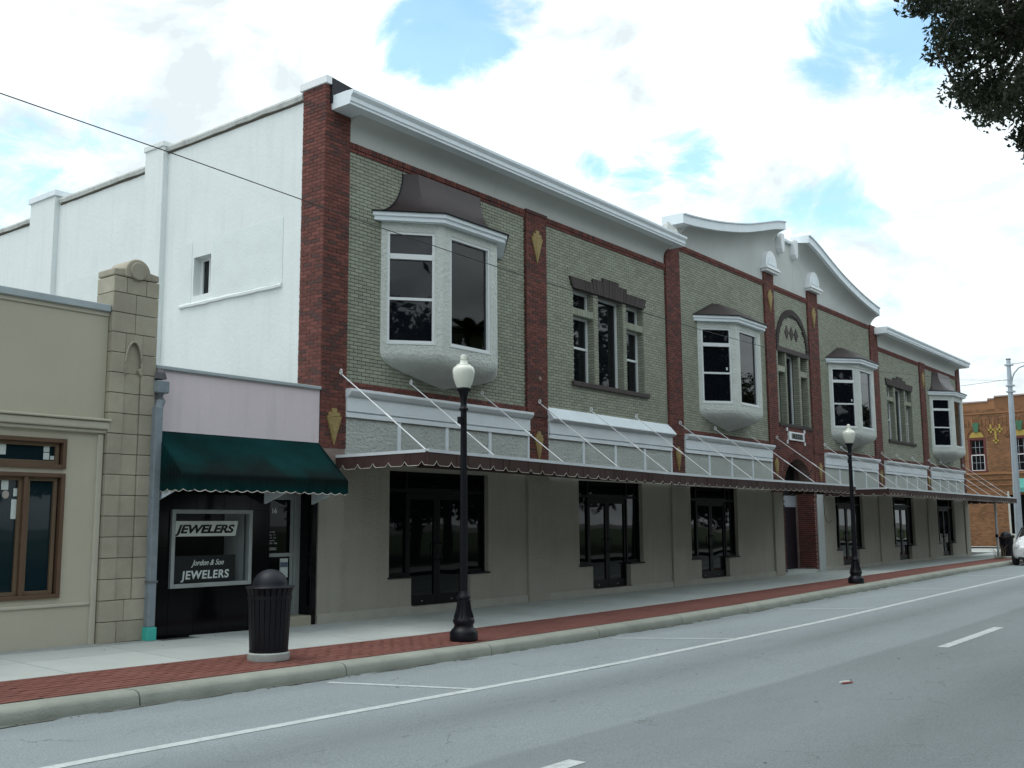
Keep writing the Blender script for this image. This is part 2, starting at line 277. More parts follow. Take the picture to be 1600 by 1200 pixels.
def globe_mat():
    m = bpy.data.materials.new('milky_globe'); m.use_nodes = True; b = m.node_tree.nodes['Principled BSDF']
    b.inputs['Base Color'].default_value = (0.72, 0.74, 0.66, 1); b.inputs['Roughness'].default_value = 0.18; b.inputs['Subsurface Weight'].default_value = 0.35; b.inputs['Subsurface Radius'].default_value = (0.12, 0.12, 0.11)
    b.inputs['Coat Weight'].default_value = 0.4; return m
globe_m = globe_mat()

# ------------------------------------------------------------------ mesh helpers
class B:
    def __init__(s): s.v = []; s.f = []; s.a = []; s.cur = 0.0
    def add(s, vs_, fs):
        n = len(s.v); s.v += [tuple(p) for p in vs_]; s.f += [tuple(i + n for i in q) for q in fs]; s.a += [s.cur] * len(fs); return s
    def box(s, x0, x1, y0, y1, z0, z1):
        return s.add([(x0, y0, z0), (x1, y0, z0), (x1, y1, z0), (x0, y1, z0), (x0, y0, z1), (x1, y0, z1), (x1, y1, z1), (x0, y1, z1)],
                     [(0, 3, 2, 1), (4, 5, 6, 7), (0, 1, 5, 4), (1, 2, 6, 5), (2, 3, 7, 6), (3, 0, 4, 7)])
    def prism(s, poly, f0, f1):                    # poly: list of 2-D points; f0/f1: maps (a,b) -> xyz at the two ends
        n = len(poly); P = [f0(*p) for p in poly] + [f1(*p) for p in poly]
        return s.add(P, [tuple(range(n))[::-1], tuple(range(n, 2 * n))] + [(i, (i + 1) % n, n + (i + 1) % n, n + i) for i in range(n)])
    def extrude_y(s, poly, y0, y1): return s.prism(poly, lambda a, b: (a, y1, b), lambda a, b: (a, y0, b))
    def extrude_x(s, poly, x0, x1): return s.prism(poly, lambda a, b: (x1, a, b), lambda a, b: (x0, a, b))
    def loft(s, rings, closed=True, caps=True):
        n = len(rings[0]); P = [p for r in rings for p in r]; F = []
        for k in range(len(rings) - 1):
            for i in range(n if closed else n - 1):
                j = (i + 1) % n; F.append((k * n + i, k * n + j, (k + 1) * n + j, (k + 1) * n + i))
        if caps and closed: F.append(tuple(range(n))[::-1]); F.append(tuple(range((len(rings) - 1) * n, len(rings) * n)))
        return s.add(P, F)
    def lathe(s, prof, cx, cy, n=24, cz=0.0):      # prof: (r, z)
        rings = [[(cx + r * math.cos(2 * math.pi * i / n), cy + r * math.sin(2 * math.pi * i / n), cz + z) for i in range(n)] for r, z in prof]
        return s.loft(rings)
    def tube(s, pts, r, n=8):
        pts = [Vector(p) for p in pts]; rr = r if isinstance(r, (list, tuple)) else [r] * len(pts); rings = []
        for k, p in enumerate(pts):
            d = (pts[min(k + 1, len(pts) - 1)] - pts[max(k - 1, 0)]).normalized()
            u = d.cross(Vector((0, 0, 1))); u = u.normalized() if u.length > 0.05 else Vector((1, 0, 0)); u = (u - d * u.dot(d)).normalized(); v = d.cross(u)
            rings.append([tuple(p + (u * math.cos(2 * math.pi * i / n) + v * math.sin(2 * math.pi * i / n)) * rr[k]) for i in range(n)])
        return s.loft(rings)
    def build(s, name, m, parent=None, smooth=False, rnd=False, bevel=0.0, recalc=True):
        me = bpy.data.meshes.new(name); me.from_pydata(s.v, [], s.f)
        if rnd:
            at = me.attributes.new('rnd', 'FLOAT', 'FACE'); at.data.foreach_set('value', np.array(s.a, dtype=np.float32))
        if recalc:
            import bmesh
            bm = bmesh.new(); bm.from_mesh(me); bmesh.ops.recalc_face_normals(bm, faces=bm.faces); bm.to_mesh(me); bm.free()
        me.materials.append(m)
        o = bpy.data.objects.new(name, me); col.objects.link(o)
        if smooth:
            me.polygons.foreach_set('use_smooth', [True] * len(me.polygons))
            try: me.set_sharp_from_angle(angle=R(38))
            except Exception: pass
        if bevel:
            bv = o.modifiers.new('bevel', 'BEVEL'); bv.width = bevel; bv.segments = 2; bv.limit_method = 'ANGLE'
        if parent is not None: setparent(o, parent)
        return o
def setparent(o, parent):
    o.parent = parent; o.matrix_parent_inverse = wmat(parent).inverted()
def wmat(o):
    m = Matrix.LocRotScale(o.location, o.rotation_euler, o.scale)
    if o.parent: m = wmat(o.parent) @ o.matrix_parent_inverse @ m
    return m
def thing(name, label, cat, loc=(0, 0, 0), group=None):
    o = bpy.data.objects.new(name, None); col.objects.link(o); o.location = loc; o.empty_display_size = 0.3
    o['label'] = label; o['category'] = cat
    if group: o['group'] = group
    return o
def tag(o, label, cat, group=None):
    o['label'] = label; o['category'] = cat
    if group: o['group'] = group
    return o
def struct(o): o['kind'] = 'structure'; return o
def stuff(o): o['kind'] = 'stuff'; return o
def bx(name, m, parent, *a, **k): return B().box(*a).build(name, m, parent, **k)
def text(name, body, size, loc, m, parent, shear=0.0, bold=0.0, xs=1.0, align='LEFT', space=1.0):
    cu_ = bpy.data.curves.new(name, 'FONT'); cu_.body = body; cu_.size = size; cu_.shear = shear; cu_.offset = bold; cu_.extrude = 0.003; cu_.align_x = align; cu_.space_character = space
    tmp = bpy.data.objects.new('tmp', cu_); col.objects.link(tmp)
    dg = bpy.context.evaluated_depsgraph_get(); dg.update(); me = bpy.data.meshes.new_from_object(tmp.evaluated_get(dg)); bpy.data.objects.remove(tmp)
    me.transform(Matrix.Translation(loc) @ Matrix.Rotation(R(90), 4, 'X') @ Matrix.Scale(xs, 4, (1, 0, 0)))
    me.materials.clear(); me.materials.append(m); me.name = name
    o = bpy.data.objects.new(name, me); col.objects.link(o); setparent(o, parent); return o
def unit_brick(name, sx, sy, sz, m, ch=0.0):
    b = B().box(-sx / 2, sx / 2, -sy / 2, sy / 2, -sz / 2, sz / 2); me = bpy.data.meshes.new(name); me.from_pydata(b.v, [], b.f); me.materials.append(m); return me
def piece(me, name, parent, loc, rz=0.0, scale=None):
    o = bpy.data.objects.new(name, me); col.objects.link(o); o.location = loc; o.rotation_euler = (0, 0, rz)
    if scale: o.scale = scale
    o.parent = parent; o.matrix_parent_inverse = wmat(parent).inverted(); return o
CAMP = Vector((-11.71, -13.267, 1.8))

# ------------------------------------------------------------------ ground levels (the street dips gently and climbs to the corner)
GX = [-60, -12, -7, -2.7, 0, 6, 8.5, 11.3, 14.1, 24, 35, 45, 55, 80, 200]
GZ = [0.08, 0.06, 0.035, -.01, -.04, -.04, -.03, 0.0, .03, .12, .17, .22, .28, .34, .4]
WX = [-60, -12, -5.2, -3.2, 0, 20, 30, 40, 44, 55, 200]
WZ = [.30, .30, .275, .245, .20, .21, .215, .235, .28, .36, .46]
def G(x): return float(np.interp(x, GX, GZ))
def gz(x, y):
    if y <= -3.7: return G(x)
    a = G(x) + .15; b = float(np.interp(x, WX, WZ)); t = min(1.0, (y + 3.6) / 3.6)
    return a + (b - a) * max(0.0, t)
def sheet(name, xs, ys, m, dz=0.0, zf=None):
    P = [(x, y, (zf or gz)(x, y) + dz) for y in ys for x in xs]; n = len(xs)
    F = [(j * n + i, j * n + i + 1, (j + 1) * n + i + 1, (j + 1) * n + i) for j in range(len(ys) - 1) for i in range(n - 1)]
    return B().add(P, F).build(name, m)
XS = [-60, -40, -25, -18, -12] + [x * 1.0 for x in range(-11, 46)] + [48, 52, 56, 62, 70, 80, 110, 150, 200]
ground = struct(bx('ground', earth, None, -1500, 1500, -1500, 1500, -.5, -.16))
road = struct(sheet('road', XS, [-12.35, -9, -6, -3.68], asphalt, zf=lambda x, y: G(x)))
# painted lines
def strip(pts, wdt, dz=0.004):
    b = B()
    for (xa, ya), (xb, yb) in pts:
        d = Vector((xb - xa, yb - ya)); n_ = max(1, int(d.length / 1.5)); u = Vector((-d.y, d.x)).normalized() * wdt / 2; last = None
        for k in range(n_ + 1):
            p = Vector((xa, ya)) + d * (k / n_); q = [(p.x - u.x, p.y - u.y, G(p.x) + dz), (p.x + u.x, p.y + u.y, G(p.x) + dz)]
            if last: b.add(last + [q[1], q[0]], [(0, 1, 2, 3)][::1])
            last = [q[0], q[1]]
    return b
def paint(name, pts, wdt, parent): return strip(pts, wdt).build(name, road_paint, parent)
paint('edge_line', [((-40, -5.66), (44, -5.66))], 0.13, road)
for xa, xb in ((-3.25, -2.62), (2.9, 3.95), (9.5, 10.75), (16.4, 17.6), (23.3, 24.4)):
    paint('parking_line', [((xa, -3.95), (xb, -5.60))], 0.09, road)
for xa in (-20.9, -8.45, 4.6, 17.2, 29.8):
    paint('lane_dash', [((xa, -8.64), (xa + 3.5, -8.62))], 0.16, road)
# kerb: stones with joints
kerb = struct(sheet('kerb_bed', XS, [-3.74, -3.40], M('kerb_joint', (0.06, 0.06, 0.055), 0.95), dz=-0.03, zf=lambda x, y: G(x)))  # dark bed that shows in the joints between the stones
kerb.name = 'kerb'
def kerb_stone(xa, xb):
    prof = [(-3.42, -.15), (-3.42, .148), (-3.60, .15), (-3.645, .143), (-3.68, .125), (-3.70, .095), (-3.715, .02), (-3.72, -.15)]
    n_ = 3; rings = []
    for k in range(n_ + 1):
        x = xa + (xb - xa) * k / n_; rings.append([(x, y, z + G(x)) for y, z in prof])
    return B().loft(rings)
x = -2.74 - 2.81 * 12
while x < 44:
    kerb_stone(x + .009, x + 2.81 - .009).build('kerb_stone', kerb_mat, kerb, smooth=True); x += 2.81
# brick paver strip
bed = struct(sheet('paver_strip', [v for v in XS if v <= 44], [-3.42, -2.8, -2.21], paver_joint, dz=-0.006)); 
me_pav = None
pb = B(); near = []
y = -3.42; row_i = 0
pw, pl = 0.10, 0.20; PG = .002
while y + pw <= -2.205:
    x = -13.0 + (row_i % 2) * pl / 2
    while x < 24:
        cx, cy = x + pl / 2, y + pw / 2
        d = (Vector((cx, cy, 0)) - CAMP); 
        z = gz(cx, cy) + rng.uniform(-.0015, .0015); g = PG
        pb.cur = float(rng.random())
        vis = cx > -6.4
        if vis: near.append((d.length, cx, cy, z))
        else: pb.add([(x + g, y + g, z), (x + pl - g, y + g, z), (x + pl - g, y + pw - g, z), (x + g, y + pw - g, z)], [(0, 1, 2, 3)])
        x += pl
    y += pw; row_i += 1
near.sort()
me_pav = unit_brick('paver', pl - .004, pw - .004, .04, paver)
for _, cx, cy, z in near[:300]: piece(me_pav, 'paver', bed, (cx, cy, z - .02))
for _, cx, cy, z in near[300:]:
    pb.cur = float(rng.random()); g = PG
    pb.add([(cx - pl / 2 + g, cy - pw / 2 + g, z), (cx + pl / 2 - g, cy - pw / 2 + g, z), (cx + pl / 2 - g, cy + pw / 2 - g, z), (cx - pl / 2 + g, cy + pw / 2 - g, z)], [(0, 1, 2, 3)])
stuff(pb.build('pavers', paver, bed, rnd=True, recalc=False))
far_strip = sheet('paver_strip_far', [v for v in XS if 24 <= v <= 44], [-3.42, -2.22], paver, dz=0.0); setparent(far_strip, bed)
# sidewalk slabs
walk = struct(sheet('sidewalk', [v for v in XS if v <= 44], [-2.22, -1.0, 0.6], M('slab_joint', (0.10, 0.105, 0.10), 0.95), dz=-0.012))
x = -16.1
while x < 43.6:
    for ya, yb in ((-2.215, -1.095), (-1.085, .02)):
        if yb > 0 and x < -3.0: yb = -.36
        g = .006; b = B(); xb = x + 1.52
        b.add([(X, Y, gz(X, Y)) for X, Y in ((x + g, ya), (xb - g, ya), (xb - g, yb), (x + g, yb))] + [(X, Y, gz(X, Y) - .05) for X, Y in ((x + g, ya), (xb - g, ya), (xb - g, yb), (x + g, yb))],
              [(0, 1, 2, 3), (0, 4, 5, 1), (1, 5, 6, 2), (2, 6, 7, 3), (3, 7, 4, 0)])
        b.build('paving_slab', concrete, walk)
    x += 1.52
setparent(sheet('aggregate_strip', [-16.1, -12, -9, -6, -4.5, -3.06], [-.355, .02], concrete_old), walk)
# cross street at the far corner, and the far side of the road
struct(sheet('cross_street', [44.0, 46, 49, 53.4], [-3.6, -1, 3, 8, 20, 60], M('light_pavement', (0.40, 0.43, 0.42), 0.9, 0.1, 0.5, fine=0.06), zf=lambda x, y: gz(x, max(y, -3.6)) - (.08 if x > 44.5 else 0)))
struct(sheet('far_sidewalk', [53.4, 54, 56, 80], [-3.6, 0, 30, 60], concrete, dz=0.0))
struct(sheet('opposite_kerb', XS, [-12.5, -12.35], kerb_mat, zf=lambda x, y: G(x) + .15))
struct(sheet('opposite_sidewalk', XS, [-15.2, -12.5], concrete, zf=lambda x, y: G(x) + .14))
struct(sheet('park_lawn', XS, [-120, -60, -30, -15.2], grass, zf=lambda x, y: G(x) + .13))  # lawn out of view, added along with the park trees

# ------------------------------------------------------------------ MAIN BUILDING
bld = thing('commercial_building', 'long two storey olive brick building with red brick piers, bay windows and swan neck parapet', 'building', (20.2, 0, 0.2))
PX = [(0.0, .597), (5.82, 6.57), (11.98, 12.74), (18.22, 18.94), (21.71, 22.58), (27.86, 28.69), (34.0, 34.72), (39.77, 40.35)]
BAYS = [(PX[i][1], PX[i + 1][0]) for i in range(7)]
PYF = -.06                                           # pier front plane
ZB0, ZB1 = 4.17, 4.31                                # lower red band
def ztop(i): return 9.37 if i in (2, 3, 4) else 8.66
# bodies behind the skins
body = bld
def wallrects(b, x0, x1, z0, z1, y0, y1, holes):
    xs = sorted({x0, x1, *[h[0] for h in holes], *[h[1] for h in holes]}); zs = sorted({z0, z1, *[h[2] for h in holes], *[h[3] for h in holes]})
    for i in range(len(xs) - 1):
        for j in range(len(zs) - 1):
            cx, cz = (xs[i] + xs[i + 1]) / 2, (zs[j] + zs[j + 1]) / 2
            if cx < x0 or cx > x1 or cz < z0 or cz > z1: continue
            if any(h[0] < cx < h[1] and h[2] < cz < h[3] for h in holes): continue
            b.box(xs[i], xs[i + 1], y0, y1, zs[j], zs[j + 1])
BL, BH = 0.2, 0.0667
me_olive = unit_brick('olive_brick', BL - .012, .05, BH - .012, olive)
me_red = unit_brick('red_brick', BL - .012, .05, BH - .012, red)
def brick_run(s, part, x0, x1, z0, z1, yf, keep=lambda a, b, c, d: True, ind=0, me=None, name='brick', axis='x', depth=.045, L=BL, H=BH, gap=.006, cuts=()):
    """courses of bricks on a face; the nearest `ind` full bricks become objects, the rest go to bmesh s"""
    full = []; r = 0; z = z0
    n = max(1, round((z1 - z0) / H)); h = (z1 - z0) / n
    for r in range(n):
        z = z0 + r * h; x = x0 - (L / 2 if r % 2 else 0)
        while x < x1 - .004:
            a, b_ = max(x, x0), min(x + L, x1); x += L
            for h_ in cuts:
                if z + h > h_[2] + .01 and z < h_[3] - .01:
                    if h_[0] <= a and b_ <= h_[1]: b_ = a
                    elif a < h_[0] < b_: b_ = h_[0]
                    elif a < h_[1] < b_: a = h_[1]
            if b_ - a < .025: continue
            if not keep(a, b_, z, z + h): continue
            jit = rng.uniform(-.0025, .0025)
            if axis == 'x': c = (a + b_) / 2, yf + jit, z + h / 2
            else: c = yf + jit, (a + b_) / 2, z + h / 2
            full.append(((Vector(c) - CAMP).length, a, b_, z, h, jit))
    full.sort(key=lambda t: t[0])
    for k, (d, a, b_, z, h, jit) in enumerate(full):
        s.cur = float(rng.random())
        if k < ind:
            sxx = (b_ - a - 2 * gap) / (L - 2 * gap); szz = (h - 2 * gap) / (H - 2 * gap)
            if axis == 'x': piece(me, name, part, ((a + b_) / 2, yf + jit + .025, z + h / 2), 0, (sxx, 1, szz))
            else: piece(me, name, part, (yf + jit + .025, (a + b_) / 2, z + h / 2), R(-90), (sxx, 1, szz))
        elif axis == 'x':
            X0, X1, Y0, Y1, Z0, Z1 = a + gap, b_ - gap, yf + jit, yf + depth, z + gap, z + h - gap
            s.add([(X0, Y0, Z0), (X1, Y0, Z0), (X1, Y0, Z1), (X0, Y0, Z1), (X0, Y1, Z0), (X1, Y1, Z0), (X1, Y1, Z1), (X0, Y1, Z1)], [(0, 1, 2, 3), (0, 4, 5, 1), (3, 2, 6, 7), (0, 3, 7, 4), (1, 5, 6, 2)])
        else:
            X0, X1, Y0, Y1, Z0, Z1 = a + gap, b_ - gap, yf + jit, yf + depth, z + gap, z + h - gap
            s.add([(Y0, X0, Z0), (Y0, X1, Z0), (Y0, X1, Z1), (Y0, X0, Z1), (Y1, X0, Z0), (Y1, X1, Z0), (Y1, X1, Z1), (Y1, X0, Z1)], [(0, 3, 2, 1), (0, 1, 5, 4), (3, 7, 6, 2), (0, 4, 7, 3), (1, 2, 6, 5)])
MORT = .011

# windows in the brick: holes per bay (opening rects)
TRI = {1: 9.26, 5: 31.22}
def tri_cols(cx): return [(cx - 1.57, cx - .71), (cx - .53, cx + .60), (cx + .75, cx + 1.58)]
CW = [(19.18, 19.73), (19.84, 20.82), (20.98, 21.55)]
ARC = (20.36, 7.36, 1.34, 1.14)
def bay_hole(xm): return (xm - 1.70, xm + 1.70)
BAYW = {0: (3.15, 'flare'), 2: (15.45, 'hip'), 4: (25.18, 'hip'), 6: (37.1, 'flare')}
for i, (x0, x1) in enumerate(BAYS):
    zt = ztop(i) - .17; z0 = ZB1 if i != 1 else 4.36
    if i == 3: z0 = 4.86
    holes = []
    if i in TRI:
        holes = [(a, b, 5.06, 7.24) for a, b in tri_cols(TRI[i])]
    if i == 3: holes = [(a, b, 4.95, 7.26) for a, b in CW]
    part = B(); wallrects(part, x0, x1, z0, zt, MORT, .34, holes); wp = part.build('brick_wall', olive_mortar, bld)
    s = B()
    def keep(a, b, c, d, i=i, holes=holes):
        cx, cz = (a + b) / 2, (c + d) / 2
        for h in holes:
            if h[0] < cx < h[1] and h[2] < cz < h[3]: return False
        if i in BAYW:
            xm = BAYW[i][0]
            if abs(cx - xm) < 1.55 and 5.15 < cz < 7.4: return False
        if i in TRI:
            if abs(cx - TRI[i]) < 1.66 and 7.24 < cz < 7.52: return False
        if i == 3:
            r = math.hypot(cx - ARC[0], cz - ARC[1])
            if cz > ARC[1] and ARC[3] < r < ARC[2]: return False
            if 19.05 < cx and 7.24 < cz < 7.42: return False
        return True
    brick_run(s, wp, x0, x1, z0, zt, 0.0, keep, cuts=holes, ind=300 if i == 0 else (250 if i == 1 else 0), me=me_olive, name='olive_brick')
    # reveal bricks at the sides of the openings (faces looking back to the left) are laid along y
    for (a, b_, c, d) in holes:
        brick_run(s, wp, .004, .21, c, d, b_ - .006, axis='y', depth=.03)
    stuff(s.build('olive_bricks', olive, wp, rnd=True, recalc=False))
    # red soldier belt on top
    belt = bx('belt_course', red_mortar, bld, x0, x1, -.012, .3, zt, zt + .17)
    s = B(); brick_run(s, belt, x0, x1, zt + .002, zt + .062, -.028); 
    n_ = int((x1 - x0) / .067); st = (x1 - x0) / n_
    for k in range(n_):
        s.cur = float(rng.random()); j = rng.uniform(-.004, .004); s.box(x0 + k * st + .005, x0 + (k + 1) * st - .005, -.042 + j, .01, zt + .066, zt + .168)
    stuff(s.build('red_bricks', red, belt, rnd=True))
    if i not in (1, 3):
        band = bx('red_band', red_mortar, bld, x0, x1, -.012, .3, ZB0, ZB1)
        s = B(); brick_run(s, band, x0, x1, ZB0 + .002, ZB1 - .002, -.028); stuff(s.build('red_bricks', red, band, rnd=True, recalc=False))

# piers
def ornament(part, cx, z0, z1, w):
    h = z1 - z0; b = B(); y = PYF - .03
    b.extrude_y([(cx, z0), (cx + w / 2, z1 - h * .22), (cx - w / 2, z1 - h * .22)], y, PYF + .02)
    b.box(cx - w * .36, cx + w * .36, y - .004, PYF + .02, z1 - h * .215, z1 - h * .11); b.box(cx - w * .16, cx + w * .16, y - .004, PYF + .02, z1 - h * .108, z1)
    for q in (.16, .34): b.extrude_y([(cx, z0 + h * .12), (cx + w * q, z1 - h * .25), (cx - w * q, z1 - h * .25)], y - .006 - .006 * (q < .2), PYF)
    return b.build('ornament', gold, part)
PTOP = [9.55, 8.68, 9.42, 9.66, 9.66, 9.42, 8.68, 9.30]
for i, (x0, x1) in enumerate(PX):
    zlow = 2.9; zt = PTOP[i]
    if i in (3, 4): zlow = 2.75
    y_back = .55 if i == 0 else .3
    pr = bx('brick_pier', red_mortar, bld, x0 + MORT, x1 - MORT, PYF + MORT, y_back, zlow, zt)
    s = B()
    if i == 0:
        # corner pier: pick the nearest bricks of both faces
        brick_run(s, pr, x0, x1, 3.12, zt, PYF, ind=160, me=me_red, name='red_brick')
        brick_run(s, pr, PYF + .006, y_back, 4.10, zt, x0, axis='y', ind=140, me=me_red, name='red_brick')
    else:
        brick_run(s, pr, x0, x1, zlow, zt, PYF, ind=300 if i == 1 else (250 if i == 2 else 0), me=me_red, name='red_brick')
        brick_run(s, pr, PYF + .004, .03, zlow, zt, x0, axis='y', depth=.03)
        if i in (7,): pass
    # corbelled head course
    s.cur = .3
    if i in (1, 6): s.box(x0 - .012, x1 + .012, PYF - .02, .05, zt - .07, zt)
    s.box(x0 - .012, x1 + .012, PYF - .016, .02, ZB0 - .06, ZB0 + .01) if i else None
    stuff(s.build('red_bricks', red, pr, rnd=True))
    cx = (x0 + x1) / 2
    if i in (1, 6): ornament(pr, cx, 7.52, 8.26, .40)
    if i in (3, 4): ornament(pr, cx, 8.40, 9.12, .36)
    if i < 7: ornament(pr, cx, 3.17, 3.80, .33 if i == 0 else .31)
    if i in (1,): B().lathe([(.05, 0), (.055, .01), (.03, .03)], 0, 0, 10).build('anchor_plate', red_mortar, pr).matrix_world = Matrix.Translation((cx + .07, PYF - .0, 4.95)) @ Matrix.Rotation(R(90), 4, 'X')
# white cap of the corner pier and the black sheeting beside it
cap = B().box(-.03, .10, -.10, .62, 9.555, 9.70).build('pier_cap', white_cap, bld, bevel=.01)
B().add([(.10, -.10, 9.22), (.62, -.10, 9.22), (.62, -.10, 9.64), (.10, -.10, 9.685), (.10, .6, 9.22), (.62, .6, 9.22), (.62, .6, 9.64), (.10, .6, 9.685)],
        [(0, 3, 2, 1), (4, 5, 6, 7), (0, 1, 5, 4), (1, 2, 6, 5), (2, 3, 7, 6), (3, 0, 4, 7)]).build('black_sheeting', black_sheet, bld)
# pier caps at the centre
for i in (3, 4):
    cx = (PX[i][0] + PX[i][1]) / 2 + .02; hw = .47
    c = B().box(cx - hw, cx + hw, -.20, .05, 9.665, 9.74); c.box(cx - hw - .05, cx + hw + .05, -.25, .06, 9.74, 9.80); c.box(cx - hw, cx + hw, -.21, .05, 9.80, 9.86)
    pc = c.build('pier_cap', white_cap, bld, bevel=.008)
    arc = [(cx + .41 * math.cos(t), 9.86 + (.10 if 0 < k < 16 else 0) + .41 * math.sin(t)) for k, t in enumerate(np.linspace(0, math.pi, 17))]
    B().extrude_y(arc, -.16, .05).build('cap_lunette', white_cap, pc, smooth=True)
    arc2 = [(cx + .30 * math.cos(t), 9.90 + .30 * math.sin(t)) for t in np.linspace(0, math.pi, 17)]
    B().extrude_y(arc2, -.19, -.1).build('lunette_shell', white_paint, pc, smooth=True)

# cove + cornice on the wings
def cove_profile(zb, zt_, proj):                      # concave quarter from the wall outward
    P = []
    for t in np.linspace(0, 1, 14):
        a = t * math.pi / 2; P.append((-proj * (1 - math.cos(a)) ** 1.9, zb + (zt_ - zb) * math.sin(a)))
    return P
def cornice_profile(zb):                              # y,z outline of the crown
    return [(-.42, zb), (-.52, zb), (-.52, zb + .04), (-.545, zb + .055), (-.545, zb + .13), (-.565, zb + .15), (-.60, zb + .19), (-.60, zb + .245), (-.42, zb + .26), (.2, zb + .26), (.2, zb)]
for (xa, xb) in ((.597, 11.99), (28.67, 39.9)):
    zb = 9.10
    cv = cove_profile(8.665, zb + .01, .47); poly = cv + [(.25, zb + .01), (.25, 8.665)]
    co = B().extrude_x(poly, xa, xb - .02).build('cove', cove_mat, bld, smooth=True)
    xl = .13 if xa < 5 else xa - .3
    xr = xb + .22 if xa < 5 else xb + .45
    B().extrude_x(cornice_profile(zb), xl, xr).build('cornice', white_paint, bld, bevel=.004)
# torn flashing lifting at the end of the left cornice
fl = B().add([(11.55, -.35, 9.38), (12.05, -.45, 9.36), (12.2, -.30, 9.62), (11.9, -.2, 9.78), (11.6, -.1, 9.55), (11.75, .1, 9.4)], [(0, 1, 2), (0, 2, 3), (0, 3, 4), (0, 4, 5)]).build('torn_flashing', coping_old, bld)
sol = fl.modifiers.new('sol', 'SOLIDIFY'); sol.thickness = .008
# swan-neck parapet
CG = 20.0
LX = np.array([12.2, 13.2, 14.2, 15.2, 16.2, 17.2, 18.2, 19.0]); LZ = np.array([10.02, 10.13, 10.27, 10.45, 10.66, 10.93, 11.22, 11.40])
def gtop(u): return float(np.interp(u, LX, LZ))
us = np.linspace(12.2, 19.05, 26)
def smoothz(u): return float(np.mean([gtop(u + d) for d in (-.35, -.15, 0, .15, .35)]))
for side in (0, 1):
    def mx(u): return u if side == 0 else 2 * CG - u
    fz = smoothz if side == 0 else (lambda u: 9.98 + (smoothz(u) - 10.02) * 1.02)
    # crown board following the curve
    prof = [(-.44, -.27), (-.50, -.27), (-.50, -.05), (-.545, -.03), (-.545, 0.0), (.15, 0.01), (.15, -.27)]
    rings = [[(mx(u), y, fz(u) + z) for y, z in prof] for u in us]
    B().loft(rings).build('parapet_cornice', white_paint, bld, smooth=True)
    # plaster field with its cove under the crown
    rings = []
    for u in np.linspace(12.74 if side == 0 else 12.0, 19.35, 26):
        zc = fz(min(u, 19.05)) - .265; uu = mx(u); k = max(0.0, min(1.0, (19.35 - u) / .35)); k = math.sqrt(max(0, 1 - (1 - k) ** 2))
        cvp = [(-.44 * k * (1 - math.cos(t * math.pi / 2)), zc - .55 + .552 * math.sin(t * math.pi / 2)) for t in np.linspace(0, 1, 8)]
        rings.append([(uu, .25, 9.372), (uu, -.003, 9.372)] + [(uu, y - .003, z) for y, z in cvp] + [(uu, .25, zc + .002)])
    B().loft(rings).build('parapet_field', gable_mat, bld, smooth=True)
    # scroll end of the swan neck
    sx_ = 19.52 if side == 0 else 20.62
    pol = [(sx_ - .16, 11.16), (sx_ - .13, 10.85), (sx_ - .11, 10.66), (sx_ - .03, 10.52), (sx_ + .04, 10.50), (sx_ + .11, 10.62), (sx_ + .14, 10.85), (sx_ + .15, 11.16)]
    B().extrude_y(pol, -.20, .03).build('scroll_end', white_cap, bld, bevel=.03)
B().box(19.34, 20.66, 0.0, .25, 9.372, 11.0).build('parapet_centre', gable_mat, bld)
B().box(19.30, 20.70, -.10, .30, 11.0, 11.10).build('parapet_cap', white_paint, bld, bevel=.01)
bx('roof_fan', coping_old, bld, 38.75, 39.35, .3, .8, 9.36, 9.72)

